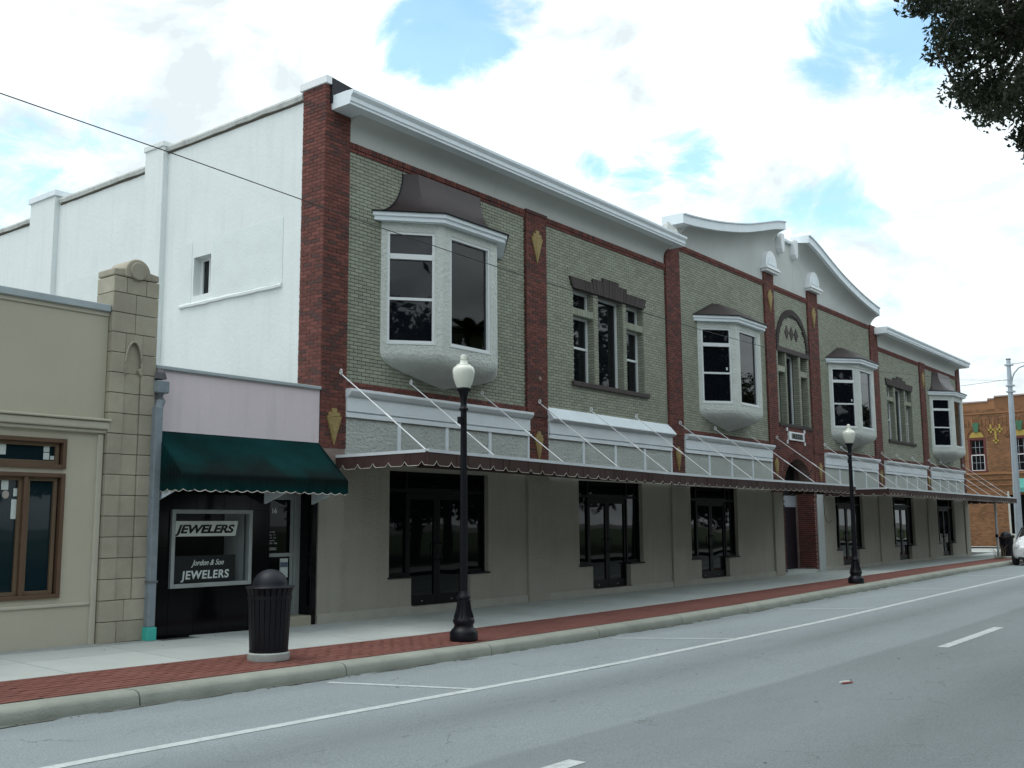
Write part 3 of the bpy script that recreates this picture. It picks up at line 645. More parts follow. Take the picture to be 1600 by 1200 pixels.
# bay windows ---------------------------------------------------------------
def bay_window(xm, kind):
    d = .73; A = (xm - 1.70, 0.0); Bq = (xm - .81, -d); C = (xm + .81, -d); Dq = (xm + 1.70, 0.0)
    root = B()
    def fbox(b, P, Q, s0, s1, z0, z1, n0, n1):
        P, Q = Vector(P), Vector(Q); t = (Q - P).normalized(); nn = Vector((t.y, -t.x))     # outward
        def pt(s_, n_, z): p = P + t * s_ + nn * n_; return (p.x, p.y, z)
        b.add([pt(s0, n0, z0), pt(s1, n0, z0), pt(s1, n1, z0), pt(s0, n1, z0), pt(s0, n0, z1), pt(s1, n0, z1), pt(s1, n1, z1), pt(s0, n1, z1)],
              [(0, 3, 2, 1), (4, 5, 6, 7), (0, 1, 5, 4), (1, 2, 6, 5), (2, 3, 7, 6), (3, 0, 4, 7)])
    Z0, Z1 = 4.92, 7.38; wz0, wz1 = 5.12, 7.21
    lens_ = [(Vector(Q) - Vector(P)).length for P, Q in ((A, Bq), (Bq, C), (C, Dq))]
    opens = [(.12, 1.0), (.22, lens_[1] - .22), (lens_[2] - 1.0, lens_[2] - .12)]
    faces = ((A, Bq), (Bq, C), (C, Dq))
    # shell of one skin with rounded bowl below: rings of the plan scaled toward the keel
    plan = [A, Bq, C, Dq]; b = B()
    for (P, Q), (s0, s1), L_ in zip(faces, opens, lens_):
        fbox(b, P, Q, 0, s0, Z0, Z1, -.10, 0); fbox(b, P, Q, s1, L_, Z0, Z1, -.10, 0)
        fbox(b, P, Q, s0, s1, Z0, wz0, -.10, 0); fbox(b, P, Q, s0, s1, wz1, Z1, -.10, 0)
    bay = b.build('bay_window', stucco, bld)
    # bowl
    seg = []
    for P, Q in faces:
        for k in range(6): t = k / 6; seg.append((P[0] + (Q[0] - P[0]) * t, P[1] + (Q[1] - P[1]) * t))
    seg.append(Dq); rings = []
    for z, f in ((4.921, 1.0), (4.87, .992), (4.81, .965), (4.75, .91), (4.69, .82), (4.62, .64), (4.52, .34), (4.43, .06), (4.42, .015)):
        fr = max(0, min(1, (4.921 - z) / .25)); rings.append([(xm + (px - xm) * f, py * f * (1 - .0 * fr) + .0, z) for px, py in seg])
    B().loft(rings, closed=False).build('bowl', stucco, bay, smooth=True)
    # windows
    for k, ((P, Q), (s0, s1)) in enumerate(zip(faces, opens)):
        fr = B(); f = .045
        fbox(fr, P, Q, s0, s0 + f, wz0, wz1, -.09, -.015); fbox(fr, P, Q, s1 - f, s1, wz0, wz1, -.09, -.015)
        fbox(fr, P, Q, s0 + f, s1 - f, wz0, wz0 + f, -.088, -.013); fbox(fr, P, Q, s0 + f, s1 - f, wz1 - f, wz1, -.088, -.013)
        if k != 1:
            fbox(fr, P, Q, s0 + f, s1 - f, 6.69, 6.79, -.088, .0); fbox(fr, P, Q, s0 + f, s1 - f, 5.92, 5.97, -.08, -.02)
        fbox(fr, P, Q, s0 - .02, s1 + .02, wz0 - .03, wz0 - .001, -.09, .012)
        w_ = fr.build('window_frame', white_vinyl, bay)
        g = B()
        zs_ = [(wz0 + f, wz1 - f)] if k == 1 else [(wz0 + f, 5.92), (5.97, 6.69), (6.79, wz1 - f)]
        for z0_, z1_ in zs_:
            g = B(); fbox(g, P, Q, s0 + f, s1 - f, z0_, z1_, -.075 if k != 1 else -.085, -.065 if k != 1 else -.075); g.build('pane', glass_up if k != 1 else bay_glass, w_)
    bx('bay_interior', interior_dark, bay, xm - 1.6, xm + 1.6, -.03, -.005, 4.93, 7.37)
    for (ca, cb) in ((xm + .10, xm + .30), (xm + .42, xm + .52)) if kind == 'flare' else ((xm + .30, xm + .50),):
        n_ = 12; fold = [(ca + (cb - ca) * q / n_, -.42 - .03 * math.cos(q * 2.4)) for q in range(n_ + 1)]
        cv_ = B(); cv_.add([(x_, y_, z_) for z_ in (5.1, 7.2) for x_, y_ in fold], [(q, q + 1, q + n_ + 2, q + n_ + 1) for q in range(n_)]); cv_.build('curtain', curtain_m, bay, smooth=True)
    # eave fascia
    e = .17; EA = (xm - 1.92, -.0); EB = (xm - .92, -d - e); EC = (xm + .92, -d - e); ED = (xm + 1.92, 0)
    def ring(pts, z): return [(p[0], p[1], z) for p in pts]
    bc = (xm - 1.80, 0), (xm - .86, -d - .08), (xm + .86, -d - .08), (xm + 1.80, 0)
    md = (xm - 1.88, 0), (xm - .90, -d - .13), (xm + .90, -d - .13), (xm + 1.88, 0)
    en = (xm + 1.7, .02), (xm - 1.7, .02)
    ev = B().loft([ring(list(md) + list(en), 7.381), ring(list(md) + list(en), 7.45), ring([EA, EB, EC, ED] + list(en), 7.462), ring([EA, EB, EC, ED] + list(en), 7.535)])
    ev.build('eave', white_paint, bay)
    # roof
    T = [(xm - 1.15, 0.0), (xm - .92, -.20), (xm + .92, -.20), (xm + 1.15, 0.0)] if kind == 'flare' else [(xm - .74, 0.0), (xm - .60, -.12), (xm + .60, -.12), (xm + .74, 0.0)]
    H = .90 if kind == 'flare' else .50; rings = []; o_ = .02
    Eo = [(EA[0] - o_, 0), (EB[0] - o_, EB[1] - o_), (EC[0] + o_, EC[1] - o_), (ED[0] + o_, 0)]
    for t in np.linspace(0, 1, 14 if kind == 'flare' else 3):
        if kind == 'flare': hf, vf = math.sin(t * math.pi / 2) ** 1.0, 1 - math.cos(t * math.pi / 2)
        else: hf = vf = t
        pr_ = []
        for k in range(4):
            pr_.append((Eo[k][0] + (T[k][0] - Eo[k][0]) * hf, Eo[k][1] + (T[k][1] - Eo[k][1]) * hf, 7.548 + H * vf))
        ring_ = []
        for k in range(3):
            for q in range(5): u = q / 5; ring_.append(tuple(pr_[k][c] + (pr_[k + 1][c] - pr_[k][c]) * u for c in range(3)))
        ring_.append(pr_[3]); ring_ += [(pr_[3][0], .02, pr_[3][2]), (pr_[0][0], .02, pr_[0][2])]
        rings.append(ring_)
    for q_ in (0, 15): B().tube([(r_[q_][0], r_[q_][1] - .012, r_[q_][2]) for r_ in rings], .013, 5).build('hood_edge', black_metal, bay)
    rings = [[(p[0], p[1], 7.536) for p in rings[0]]] + rings
    B().loft(rings).build('bay_roof', roof_brown, bay, smooth=True)
    B().tube([(Eo[k][0], Eo[k][1] - .008, 7.545) for k in range(4)], .014, 6).build('drip_edge', black_metal, bay)
    return bay
for i, (xm, k) in BAYW.items():
    by = bay_window(xm, k)
    if i == 2: bx('sticker', paper, by, 0, .05, 0, .003, 0, .08).matrix_world = Matrix.Translation((xm - 1.05, -.52, 6.03)) @ Matrix.Rotation(R(-39), 4, 'Z')
    if i == 4: bx('sticker', paper, by, 0, .05, 0, .003, 0, .08).matrix_world = Matrix.Translation((xm - 1.05, -.52, 6.03)) @ Matrix.Rotation(R(-39), 4, 'Z')

# triple windows --------------------------------------------------------------
def sash(parent, x0, x1, z0, z1, y, rails=(), f=.05, name='window'):
    fr = B(); fr.box(x0, x0 + f, y - .03, y + .05, z0, z1); fr.box(x1 - f, x1, y - .03, y + .05, z0, z1)
    fr.box(x0 + f, x1 - f, y - .028, y + .05, z0, z0 + f); fr.box(x0 + f, x1 - f, y - .028, y + .05, z1 - f, z1)
    for r in rails: fr.box(x0 + f, x1 - f, y - .026, y + .05, r - .025, r + .025)
    o = fr.build(name, white_vinyl, parent); zs = [z0 + f] + [v for r in rails for v in (r - .025, r + .025)] + [z1 - f]
    for a, b in zip(zs[::2], zs[1::2]): bx('pane', glass_up, o, x0 + f, x1 - f, y + .012, y + .022, a, b)
    return o
def lintel_bricks(part, x0, x1, zf, w=.067):
    n_ = int((x1 - x0) / w); st = (x1 - x0) / n_; s = B()
    for k in range(n_):
        xa = x0 + k * st; a, b = zf(xa + st / 2); lean = (xa + st / 2 - (x0 + x1) / 2) * .09
        s.cur = float(rng.random()); j = rng.uniform(-.004, .004)
        s.prism([(xa + .004, a), (xa + st - .004, a), (xa + st - .004 + lean, b), (xa + .004 + lean, b)], lambda p, q: (p, .03, q), lambda p, q, j=j: (p, -.045 + j, q))
    return s
for i, cx in TRI.items():
    grp = bx('triple_window', interior_dark, bld, cx - 1.62, cx + 1.62, .36, .42, 4.96, 7.3)
    for k, (a, b) in enumerate(tri_cols(cx)):
        if k == 1: sash(grp, a, b, 5.06, 7.24, .22)
        else:
            sash(grp, a, b, 5.06, 6.63, .22, rails=(5.90,)); sash(grp, a, b, 6.80, 7.24, .22)
            bx('transom_ledge', olive, grp, a, b, .03, .25, 6.63, 6.80)
            s = B(); brick_run(s, grp, a, b, 6.635, 6.795, .02, L=.067, H=.16); stuff(s.build('ledge_bricks', olive, grp, rnd=True, recalc=False))
    lt = bx('lintel', dark_mortar, grp, cx - 1.62, cx + 1.56, -.02, .3, 7.245, 7.48)
    def zf(x, cx=cx):
        d_ = abs(x - (cx - .02))
        return (7.245, 7.70 if d_ < .34 else (7.60 if d_ < .72 else 7.50))
    stuff(lintel_bricks(lt, cx - 1.62, cx + 1.56, zf).build('lintel_bricks', dark_brick, lt, rnd=True))
    sl = bx('sill', dark_brick, grp, cx - 1.68, cx + 1.72, -.07, .25, 4.955, 5.06, bevel=.008)
# centre window with arch
grp = bx('arched_window', interior_dark, bld, 19.0, 21.7, .38, .44, 4.9, 7.3)
for k, (a, b) in enumerate(CW):
    if k == 1: sash(grp, a, b, 4.95, 7.26, .27)
    else:
        sash(grp, a, b, 4.95, 6.62, .27, rails=(5.9,)); sash(grp, a, b, 6.80, 7.26, .27); bx('transom_ledge', olive, grp, a, b, .01, .3, 6.62, 6.80)
bx('lintel', dark_brick, grp, 19.06, 21.70, -.04, .3, 7.262, 7.42)
n_ = 44; s = B()
for k in range(n_):
    t0, t1 = math.pi * k / n_ + .012, math.pi * (k + 1) / n_ - .012; s.cur = float(rng.random())
    s.extrude_y([(ARC[0] + r * math.cos(t), ARC[1] + .06 + r * math.sin(t)) for r, t in ((ARC[3], t0), (ARC[2], t0), (ARC[2], t1), (ARC[3], t1))], -.04, .02)
stuff(s.build('arch_bricks', dark_brick, grp, rnd=True))
for dx in (-.38, 0, .38):
    B().extrude_y([(ARC[0] - .05 + dx, 7.74), (ARC[0] + .11 + dx, 7.96), (ARC[0] - .05 + dx, 8.18), (ARC[0] - .21 + dx, 7.96)], -.025, .01).build('diamond', dark_brick, grp)
bx('sill', dark_brick, grp, 18.99, 21.66, -.075, .25, 4.84, 4.95, bevel=.008)
# entrance: brick field with an arch, name stone
ent = bld
ECX, ER, ESP = 20.30, 1.25, 2.60
b = B(); xs = np.linspace(18.94, 21.71, 41)
for a, c in zip(xs[:-1], xs[1:]):
    m_ = (a + c) / 2; h = math.sqrt(max(0, ER ** 2 - (m_ - ECX) ** 2)); lo = ESP + h if abs(m_ - ECX) < ER else .3
    b.box(a, c, -.03, .35, lo, 4.84)
ep = b.build('entrance_brickwork', red_mortar, bld)
s = B()
def keep_e(a, b_, c, d):
    cx, cz = (a + b_) / 2, (c + d) / 2; r = math.hypot(cx - ECX, cz - ESP)
    if abs(cx - ECX) < ER and cz < ESP: return False
    if cz >= ESP and r < ER + .22: return False
    if 19.57 < cx < 20.83 and 4.42 < cz < 4.70: return False
    return True
brick_run(s, ep, 18.94, 21.71, .3, 4.84, -.045, keep_e)
for k in range(34):
    t0, t1 = math.pi * k / 34 + .018, math.pi * (k + 1) / 34 - .018; s.cur = float(rng.random())
    for ra, rb in ((ER, ER + .105), (ER + .115, ER + .22)):
        s.extrude_y([(ECX + r * math.cos(t), ESP + r * math.sin(t)) for r, t in ((ra, t0), (rb, t0), (rb, t1), (ra, t1))], -.055, .02)
# jamb bricks on the right inside of the entrance
brick_run(s, ep, -.03, .55, .35, 2.95, ECX + ER + .0, axis='y', depth=.04)
stuff(s.build('red_bricks', red, ep, rnd=True))
bx('entrance_jamb', red_mortar, ep, ECX + ER + .012, ECX + ER + .4, .35, 1.3, .2, 4.0); bx('entrance_jamb', red_mortar, ep, ECX - ER - .4, ECX - ER - .012, .35, 1.3, .2, 4.0)
st = bx('name_stone', white_cap, ep, 19.60, 20.82, -.10, 0, 4.43, 4.70, bevel=.008)
bx('stone_inset', M('stone_inset_grey', (0.20, 0.21, 0.21), 0.9, 0.2, 10), st, 19.76, 20.70, -.104, -.09, 4.475, 4.655)
text('stone_letters', 'MUCKEL', .20, (20.23, -.105, 4.493), letter_black, st, bold=.007, align='CENTER', space=1.0, xs=1.02)
for xx in (19.50, 20.90):
    for zz in (4.31, 4.71): bx('corner_block', white_cap, st, xx - .03, xx + .03, -.085, 0, zz, zz + .11)
ed = bx('entrance_door', M('door_black', (0.010, 0.006, 0.012), 0.5), ep, ECX - ER, ECX + ER, .62, .68, .3, 2.32)
bx('transom', M('transom_pale', (0.34, 0.38, 0.42), 0.5), ed, ECX - ER, ECX + ER, .60, .66, 2.33, 2.70); bx('transom_bar', bronze, ed, 19.72, 19.82, .56, .67, 2.30, 3.86)
bx('arch_backing', interior_dark, ed, ECX - ER, ECX + ER, .63, .68, 2.71, 3.9)
bx('door_stile', bronze, ed, ECX - .04, ECX + .04, .60, .64, .3, 2.3)
bx('door_handle', alum, ed, ECX + .08, ECX + .11, .55, .60, 1.1, 1.5)
bx('threshold', concrete, ep, 18.95, 21.75, -.02, .65, .15, .31)
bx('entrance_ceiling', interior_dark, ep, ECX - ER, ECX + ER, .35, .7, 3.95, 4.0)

# white fascia bands with stucco panels ---------------------------------------
for i, (x0, x1) in enumerate(BAYS):
    if i == 3: continue
    a, b_ = x0 - .02, x1 + .02
    fb = bx('fascia_band', white_paint, bld, a, b_, -.11, .1, 3.78, 4.08)
    c = B().extrude_x([(-.11, 4.02), (-.16, 4.05), (-.19, 4.09), (-.21, 4.12), (-.21, 4.168), (.0, 4.169), (.0, 4.02)], a - .01, b_ + .01)
    if i == 1: c = B().extrude_x([(-.11, 4.03), (-.19, 4.06), (-.23, 4.09), (-.23, 4.11), (.0, 4.37), (.02, 4.37), (.02, 4.03)], a - .01, b_ + .01)
    c.build('fascia_cornice', white_paint, fb, bevel=.004)
    bx('fascia_rail', white_paint, fb, a, b_, -.10, .1, 3.675, 3.755)
    bx('fascia_groove', white_paint, fb, a, b_, -.07, .1, 3.755, 3.78)  # recessed white strip between the band and the rail
    n_ = 4; st_ = (b_ - a) / n_
    for k in range(n_):
        bx('stucco_panel', stucco_panel, fb, a + k * st_ + (.04 if k else 0), a + (k + 1) * st_ - .04, -.055, .1, 2.90, 3.675)
    for k in range(1, n_ + 1): bx('fascia_strip', white_paint, fb, a + k * st_ - .04, a + k * st_ + .035 - (.035 if k == n_ else 0), -.085, .1, 2.94, 3.675)

# ground floor ----------------------------------------------------------------
SHOP = {0: (1.73, 2.31, 3.98, 4.55), 1: (7.79, 8.33, 9.97, 10.58), 2: (13.07, 13.59, 15.27, 15.88), 4: (23.5, 24.05, 25.65, 26.22), 5: (29.62, 30.13, 31.71, 32.25), 6: (35.55, 36.07, 37.62, 38.18)}
for i, (w0, d0, d1, w1) in SHOP.items():
    x0 = PX[i][0] if i else 0.03; x1 = PX[i + 1][1] if i == 6 else PX[i + 1][0]
    if i == 4: x0 = 21.75
    if i == 2: x1 = 18.3
    b = B(); wallrects(b, x0, x1, .1, 2.92, 0.0, .3, [(w0, d0 + .001, .88, 2.80), (d0, d1, .05, 2.80), (d1 - .001, w1, .88, 2.80)])
    gw = b.build('shopfront_wall', plaster, bld)
    bx('plinth', plinth_mat, gw, x0 + .01, d0, -.05, .1, .05, .36 - (.02 if i > 3 else 0), bevel=.012); bx('plinth', plinth_mat, gw, d1, x1 - .01, -.05, .1, .05, .36 - (.02 if i > 3 else 0), bevel=.012)
    bx('plinth', plinth_mat, gw, d0, d1, -.05, .12, .05, .335, bevel=.01)
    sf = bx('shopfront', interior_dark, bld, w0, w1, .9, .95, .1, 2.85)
    YG = .14
    def fbar(*a): bx('frame_bar', bronze, sf, *a)
    # side lights
    for (a, c) in ((w0, d0), (d1, w1)):
        fbar(a, a + .05, YG - .04, YG + .05, .88, 2.8); fbar(c - .05, c, YG - .04, YG + .05, .88, 2.8); fbar(a + .05, c - .05, YG - .038, YG + .05, .88, .95); fbar(a + .05, c - .05, YG - .038, YG + .05, 2.42, 2.48)
        bx('pane', glass, sf, a + .05, c - .05, YG, YG + .012, .95, 2.42); bx('pane', glass, sf, a + .05, c - .05, YG, YG + .012, 2.48, 2.8)
        bx('window_ledge', bronze, sf, a - .03, c + .03, -.03, YG + .04, .855, .885)
    fbar(d0 + .002, d1 - .002, YG - .04, YG + .05, 2.40, 2.50); bx('pane', glass, sf, d0, d1, YG, YG + .012, 2.5, 2.8)
    mid = (d0 + d1) / 2
    for (a, c, hs) in ((d0, mid - .004, 1), (mid + .004, d1, -1)):
        dr = B(); f = .085
        dr.box(a + .002, a + f, YG - .02, YG + .04, .345, 2.395); dr.box(c - f, c - .002, YG - .02, YG + .04, .345, 2.395); dr.box(a + f, c - f, YG - .018, YG + .04, .345, .52); dr.box(a + f, c - f, YG - .018, YG + .04, 2.29, 2.395)
        dl = dr.build('door', bronze, sf); bx('pane', glass, dl, a + f, c - f, YG + .004, YG + .016, .52, 2.29)
        bx('floor_lock', alum, dl, (a + c) / 2 - .012, (a + c) / 2 + .012, YG - .03, YG - .019, .40, .42)
        hx = c - .06 if hs == 1 else a + .06
        B().tube([(hx, YG - .02, 1.15), (hx - hs * .0, YG - .09, 1.18), (hx, YG - .09, 1.45), (hx, YG - .02, 1.48)], .012, 6).build('door_handle', black_metal, dl)
# ground floor pilasters
for i, (x0, x1) in enumerate(PX):
    if i == 0: bx('pilaster', plaster, bld, 0.02, .597, -.04, .25, .1, 3.13); continue
    if i == 3: bx('pilaster', plaster, bld, 18.30, 18.95, -.06, .3, .1, 2.76); continue
    if i == 4: bx('pilaster', M('white_plaster_strip', (0.40, 0.43, 0.43), 0.85, 0.06, 2.0, 0.3, 30), bld, 21.74, 22.28, -.06, .3, .1, 2.76); continue
    bx('pilaster', plaster, bld, x0, x1 + (.12 if i == 7 else 0), -.06, .25, .1, 2.9)
# loose cable at the entrance
B().tube([(22.32, -.05, 2.6), (22.34, -.06, 2.1), (22.45, -.07, 1.85), (22.75, -.07, 1.80), (23.0, -.05, 1.9)], .008, 5).build('loose_cable', wire_m, bld)

# side wall --------------------------------------------------------------------
sw = B(); wallrects(sw, 0, 0, 0, 0, 0, 0, [])
def sidebox(b, y0, y1, z0, z1, x0=.03, x1=.4): b.box(x0, x1, y0, y1, z0, z1)
sb = B()
HOLE = (3.17, 3.72, 6.25, 7.02)
for (y0, y1, z0, z1) in ((.55, 3.17, 0, 9.40), (3.72, 4.72, 0, 9.40), (3.17, 3.72, 0, 6.25), (3.17, 3.72, 7.02, 9.40), (4.72, 5.35, 0, 9.46), (5.35, 8.95, 0, 9.15), (8.95, 10.05, 0, 9.32), (10.05, 24, 0, 8.94)): sidebox(sb, y0, y1, z0, z1)
swall = sb.build('side_wall', side_white, bld)
bx('wall_pilaster', side_white, swall, -.09, .1, 4.72, 5.36, 3.5, 9.50); bx('wall_pilaster', side_white, swall, -.09, .1, 8.96, 10.06, 3.5, 9.33)
bx('pilaster_cap', white_paint, swall, -.13, .45, 8.90, 10.12, 9.33, 9.47, bevel=.01); bx('pilaster_cap', side_white, swall, -.12, .42, 4.70, 5.40, 9.50, 9.63, bevel=.02)
for (y0, y1, z) in ((.55, 4.71, 9.42), (5.37, 8.89, 9.17), (10.13, 24, 8.96)):
    n_ = max(2, int((y1 - y0) / .35)); ys_ = np.linspace(y0, y1, n_ + 1); rings = []
    for yy in ys_:
        j = rng.uniform(-.012, .012); rings.append([(-.02, yy, z - .012 + j), (-.035, yy, z + .06 + j * .4), (-.01, yy, z + .11 + j * .3), (.42, yy, z + .10), (.42, yy, z - .02)])
    B().loft(rings).build('coping', coping_old, swall)
    rings = [[(.012, yy, z - .05 + rng.uniform(-.006, .006)), (.012, yy, z - .022), (.05, yy, z - .022), (.05, yy, z - .05)] for yy in ys_]
    B().loft(rings).build('coping_joint', joint_dark, swall)
# filled-in opening with its sill and a small window
rag = B()
for (ya, yb, za, zb) in ((1.05, 3.12, 6.13, 7.34), (3.78, 4.03, 6.13, 7.34)): rag.box(.022, .1, ya, yb, za, zb)
rag.build('plaster_patch', patch_white, swall)
rings = []
for yy in np.linspace(1.05, 4.12, 16): j = rng.uniform(-.012, .012); rings.append([(-.012 + j, yy, 6.05 + j), (-.016 + j, yy, 6.09), (.005, yy, 6.12 + j), (.08, yy, 6.125), (.08, yy, 6.03)])
B().loft(rings).build('old_sill', side_white, swall)
bx('plaster_patch', patch_white, swall, .023, .1, 5.9, 8.6, 5.2, 7.25)
wf = B()
wf.box(.20, .26, 3.17, 3.23, 6.25, 7.02); wf.box(.20, .26, 3.66, 3.72, 6.25, 7.02); wf.box(.20, .26, 3.23, 3.66, 6.25, 6.30); wf.box(.20, .26, 3.23, 3.66, 6.97, 7.02); wf.box(.20, .26, 3.42, 3.46, 6.30, 6.97)
wfo = wf.build('window_frame', white_vinyl, swall); bx('pane', glass_up, wfo, .235, .245, 3.2, 3.7, 6.27, 7.0)
# roof and hidden back of the building
bx('roof', roof_gravel, bld, .4, 40.3, .3, 24, 8.55, 8.64); bx('back_wall', side_white, bld, .4, 40.3, 23.7, 24, 0, 8.54); bx('end_wall', red_mortar, bld, 39.98, 40.34, .31, 23.6, .1, 9.0)
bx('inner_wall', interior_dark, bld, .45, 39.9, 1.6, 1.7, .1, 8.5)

# canopies ---------------------------------------------------------------------
def cz(x): return float(np.interp(x, [.3, 4, 8.4, 14, 19.4, 22, 30, 40], [2.985, 2.94, 2.885, 2.89, 2.91, 2.92, 2.90, 2.88]))
def scallop(u):                                        # depth of valance at phase u (0..1): notch at 0
    t = abs((u % 1.0) - .5) * 2                        # 1 at the notch
    return .075 * (1 - max(0.0, (t - .62) / .38) ** 1.4)
def canopy(x0, x1, rods):
    Y = -2.2; b = B()
    n_ = max(4, int((x1 - x0) / 1.2)); xs = np.linspace(x0, x1, n_ + 1)
    top = B().loft([[(x, -.07, cz(x) - .02), (x, Y, cz(x) - .012), (x, Y, cz(x) - .06), (x, -.07, cz(x) - .07)] for x in xs]).build('canopy', canopy_brown, bld)
    # metal edge strips, front and left end
    B().loft([[(x, Y - .012, cz(x) - .03), (x, Y - .012, cz(x) + .022), (x, Y + .05, cz(x) + .022), (x, Y + .05, cz(x) - .0)] for x in xs]).build('edge_strip', canopy_edge, top)
    for xe, sgn in ((x0, -1), (x1, 1)):
        B().loft([[(xe + sgn * .012, y, cz(xe) - .03), (xe + sgn * .012, y, cz(xe) + .020), (xe - sgn * .05, y, cz(xe) + .020), (xe - sgn * .05, y, cz(xe))] for y in (Y + .05, -.07)]).build('edge_strip', canopy_edge, top)
    # hanging valance with scalloped hem
    per = .36
    def valance(pts, nm):
        va, tr = [], []
        tot = 0; P = [Vector(p) for p in pts]; L_ = (P[1] - P[0]).length; m_ = int(L_ / per * 10)
        out = B(); prev = None; hem = []
        tdir = (P[1] - P[0]).normalized(); nn = Vector((tdir.y, -tdir.x, 0))
        for k in range(m_ + 1):
            s_ = L_ * k / m_; p = P[0] + tdir * s_; z = cz(p.x); wob = .012 * math.sin(s_ * 1.7) + .006 * math.sin(s_ * 5.1 + 1)
            q = p + nn * wob; zb = z - .165 - scallop(s_ / per + .5) + .006 * math.sin(s_ * .9)
            cur = [(p.x, p.y, z - .03), (q.x, q.y, zb)]; hem.append((q.x + nn.x * .004, q.y + nn.y * .004, zb))
            if prev: out.add([prev[0], cur[0], cur[1], prev[1]], [(0, 1, 2, 3)])
            prev = cur
        v = out.build(nm, canopy_brown, top); so = v.modifiers.new('thick', 'SOLIDIFY'); so.thickness = .006
        B().tube(hem, .0046, 5).build('hem_piping', trim_white, v)
    valance([(x0, Y, 0), (x1, Y, 0)], 'valance'); valance([(x0, -.07, 0), (x0, Y, 0)], 'valance'); valance([(x1, Y, 0), (x1, -.07, 0)], 'valance')
    bx('soffit_beam', canopy_brown, top, x0 + .1, x1 - .1, Y + .25, Y + .33, 2.72, 2.83)
    for xr in rods:
        ze = cz(xr); r = B().tube([(xr, -.10, 4.42), (xr, Y + .1, ze + .02)], .010, 6)
        # turnbuckle at one third
        a = Vector((xr, -.10, 4.42)); c = Vector((xr, Y + .1, ze + .02)); r.tube([a + (c - a) * .55, a + (c - a) * .63], .017, 6)
        ro = r.build('tie_rod', rod_white, top)
        ring = B(); pts = [(xr + .035 * math.cos(t) * .3, -.115 + .035 * math.cos(t), 4.44 + .04 * math.sin(t)) for t in np.linspace(0, 2 * math.pi, 13)]
        ring.tube(pts, .014, 6); ring.build('anchor_ring', rod_white, ro)
canopy(.36, 19.40, [.40, 2.15, 4.22, 6.18, 8.19, 10.2, 12.42, 14.42, 16.5, 18.58])
canopy(22.45, 40.35, [22.52, 24.05, 26.2, 28.3, 30.1, 32.05, 34.35, 36.1, 38.2, 39.75])

# ------------------------------------------------------------------ JEWELLER'S SHOP
jw = thing('jewelers_shop', 'small one storey jewelers shop with pink upper wall, green awning and black tile front', 'shop', (-1.6, 0, .2))
YJ = -.03
bx('upper_wall', pink, jw, -3.16, -.005, YJ - .01, .3, 2.95, 4.09)
bx('coping', coping_metal, jw, -3.17, -.004, YJ - .06, .4, 4.09, 4.145, bevel=.01)
bx('shop_roof', roof_gravel, jw, -3.15, -.01, .4, 14, 3.9, 3.98); bx('rear_wall', pink, jw, -3.15, -.01, 13.8, 14, .1, 3.89)
# black tiles, one by one, round the window and the recessed door
WIN = (-2.79, -1.37, .93, 2.05); DR = (-.98, -.10)
xs = [-3.14, -2.79, -2.36, -1.87, -1.37, -.98]; zs = [.20, .93, 1.49, 2.05, 2.5, 2.945]
back = B(); wallrects(back, -3.15, -.98, .1, 2.949, YJ + .012, .3, [(WIN[0], WIN[1], WIN[2], WIN[3])]); back.box(-.10, -.002, YJ + .012, .3, .1, 2.949); back.box(-.98, -.10, YJ + .012, .25, 2.38, 2.949)
tb = back.build('tile_backing', interior_dark, jw)
for i in range(5):
    for j in range(5):
        if i in (1, 2, 3) and j in (1, 2): continue
        bx('black_tile', black_tile, tb, xs[i] + .003, xs[i + 1] - .003, YJ + rng.uniform(-.001, .001), YJ + .03, zs[j] + .003, zs[j + 1] - .003)
for j in range(5): bx('black_tile', black_tile, tb, -.097, -.006, YJ, YJ + .03, zs[j] + .003, zs[j + 1] - .003)
bx('black_tile', black_tile, tb, -.977, -.103, YJ, YJ + .03, 2.383, 2.945)
for j in range(4): bx('black_tile', black_tile, tb, -.112, -.101, YJ + .031, .30, zs[j] + .003, min(zs[j + 1] - .003, 2.37))
bx('recess_side', black_tile, tb, -.99, -.981, YJ + .031, .34, .2, 2.38)
# display window
dw = B(); x0, x1, z0, z1 = WIN; f = .05; yf = YJ - .05
dw.box(x0 - .01, x0 + f, yf, .06, z0 - .01, z1 + .01); dw.box(x1 - f, x1 + .01, yf, .06, z0 - .01, z1 + .01); dw.box(x0 + f, x1 - f, yf + .001, .06, z0 - .01, z0 + f); dw.box(x0 + f, x1 - f, yf + .001, .06, z1 - f, z1 + .01)
d_ = dw.build('display_window', alum, jw, bevel=.006)
B().add([(x0 + f, .0, z0 + f), (x1 - f, .0, z0 + f), (x1 - f, .0, z1 - f), (x0 + f, .0, z1 - f)], [(0, 1, 2, 3)]).build('display_glass', show_glass, d_)
bx('case_back', interior_dark, d_, x0, x1, .55, .6, z0, z1); bx('case_side', interior_grey, d_, x1 - .05, x1, .061, .55, z0, z1); bx('case_side', interior_dark, d_, x0, x0 + .05, .061, .55, z0, z1)
bx('case_floor', interior_dark, d_, x0 + .05, x1 - .05, .061, .55, z0, z0 + .04); bx('case_ceiling', interior_dark, d_, x0 + .05, x1 - .05, .061, .55, z1 - .04, z1)
sg = B().extrude_y([(-2.71, 1.665), (-1.60, 1.665), (-1.555, 1.89), (-2.71, 1.89)], .03, .05).build('sign_board', sign_white, d_)
text('sign_letters', 'JEWELERS', .168, (-2.65, .028, 1.715), letter_black, sg, shear=.28, bold=.006, xs=1.38, space=.98)
bk = bx('lower_board', M('board_dark', (0.012, 0.014, 0.015), 0.5), d_, -2.72, -1.58, .04, .06, .99, 1.38)
text('script_letters', 'Jordon & Son', .118, (-2.36, .036, 1.235), letter_white, bk, shear=.45, bold=.0005, xs=.86)
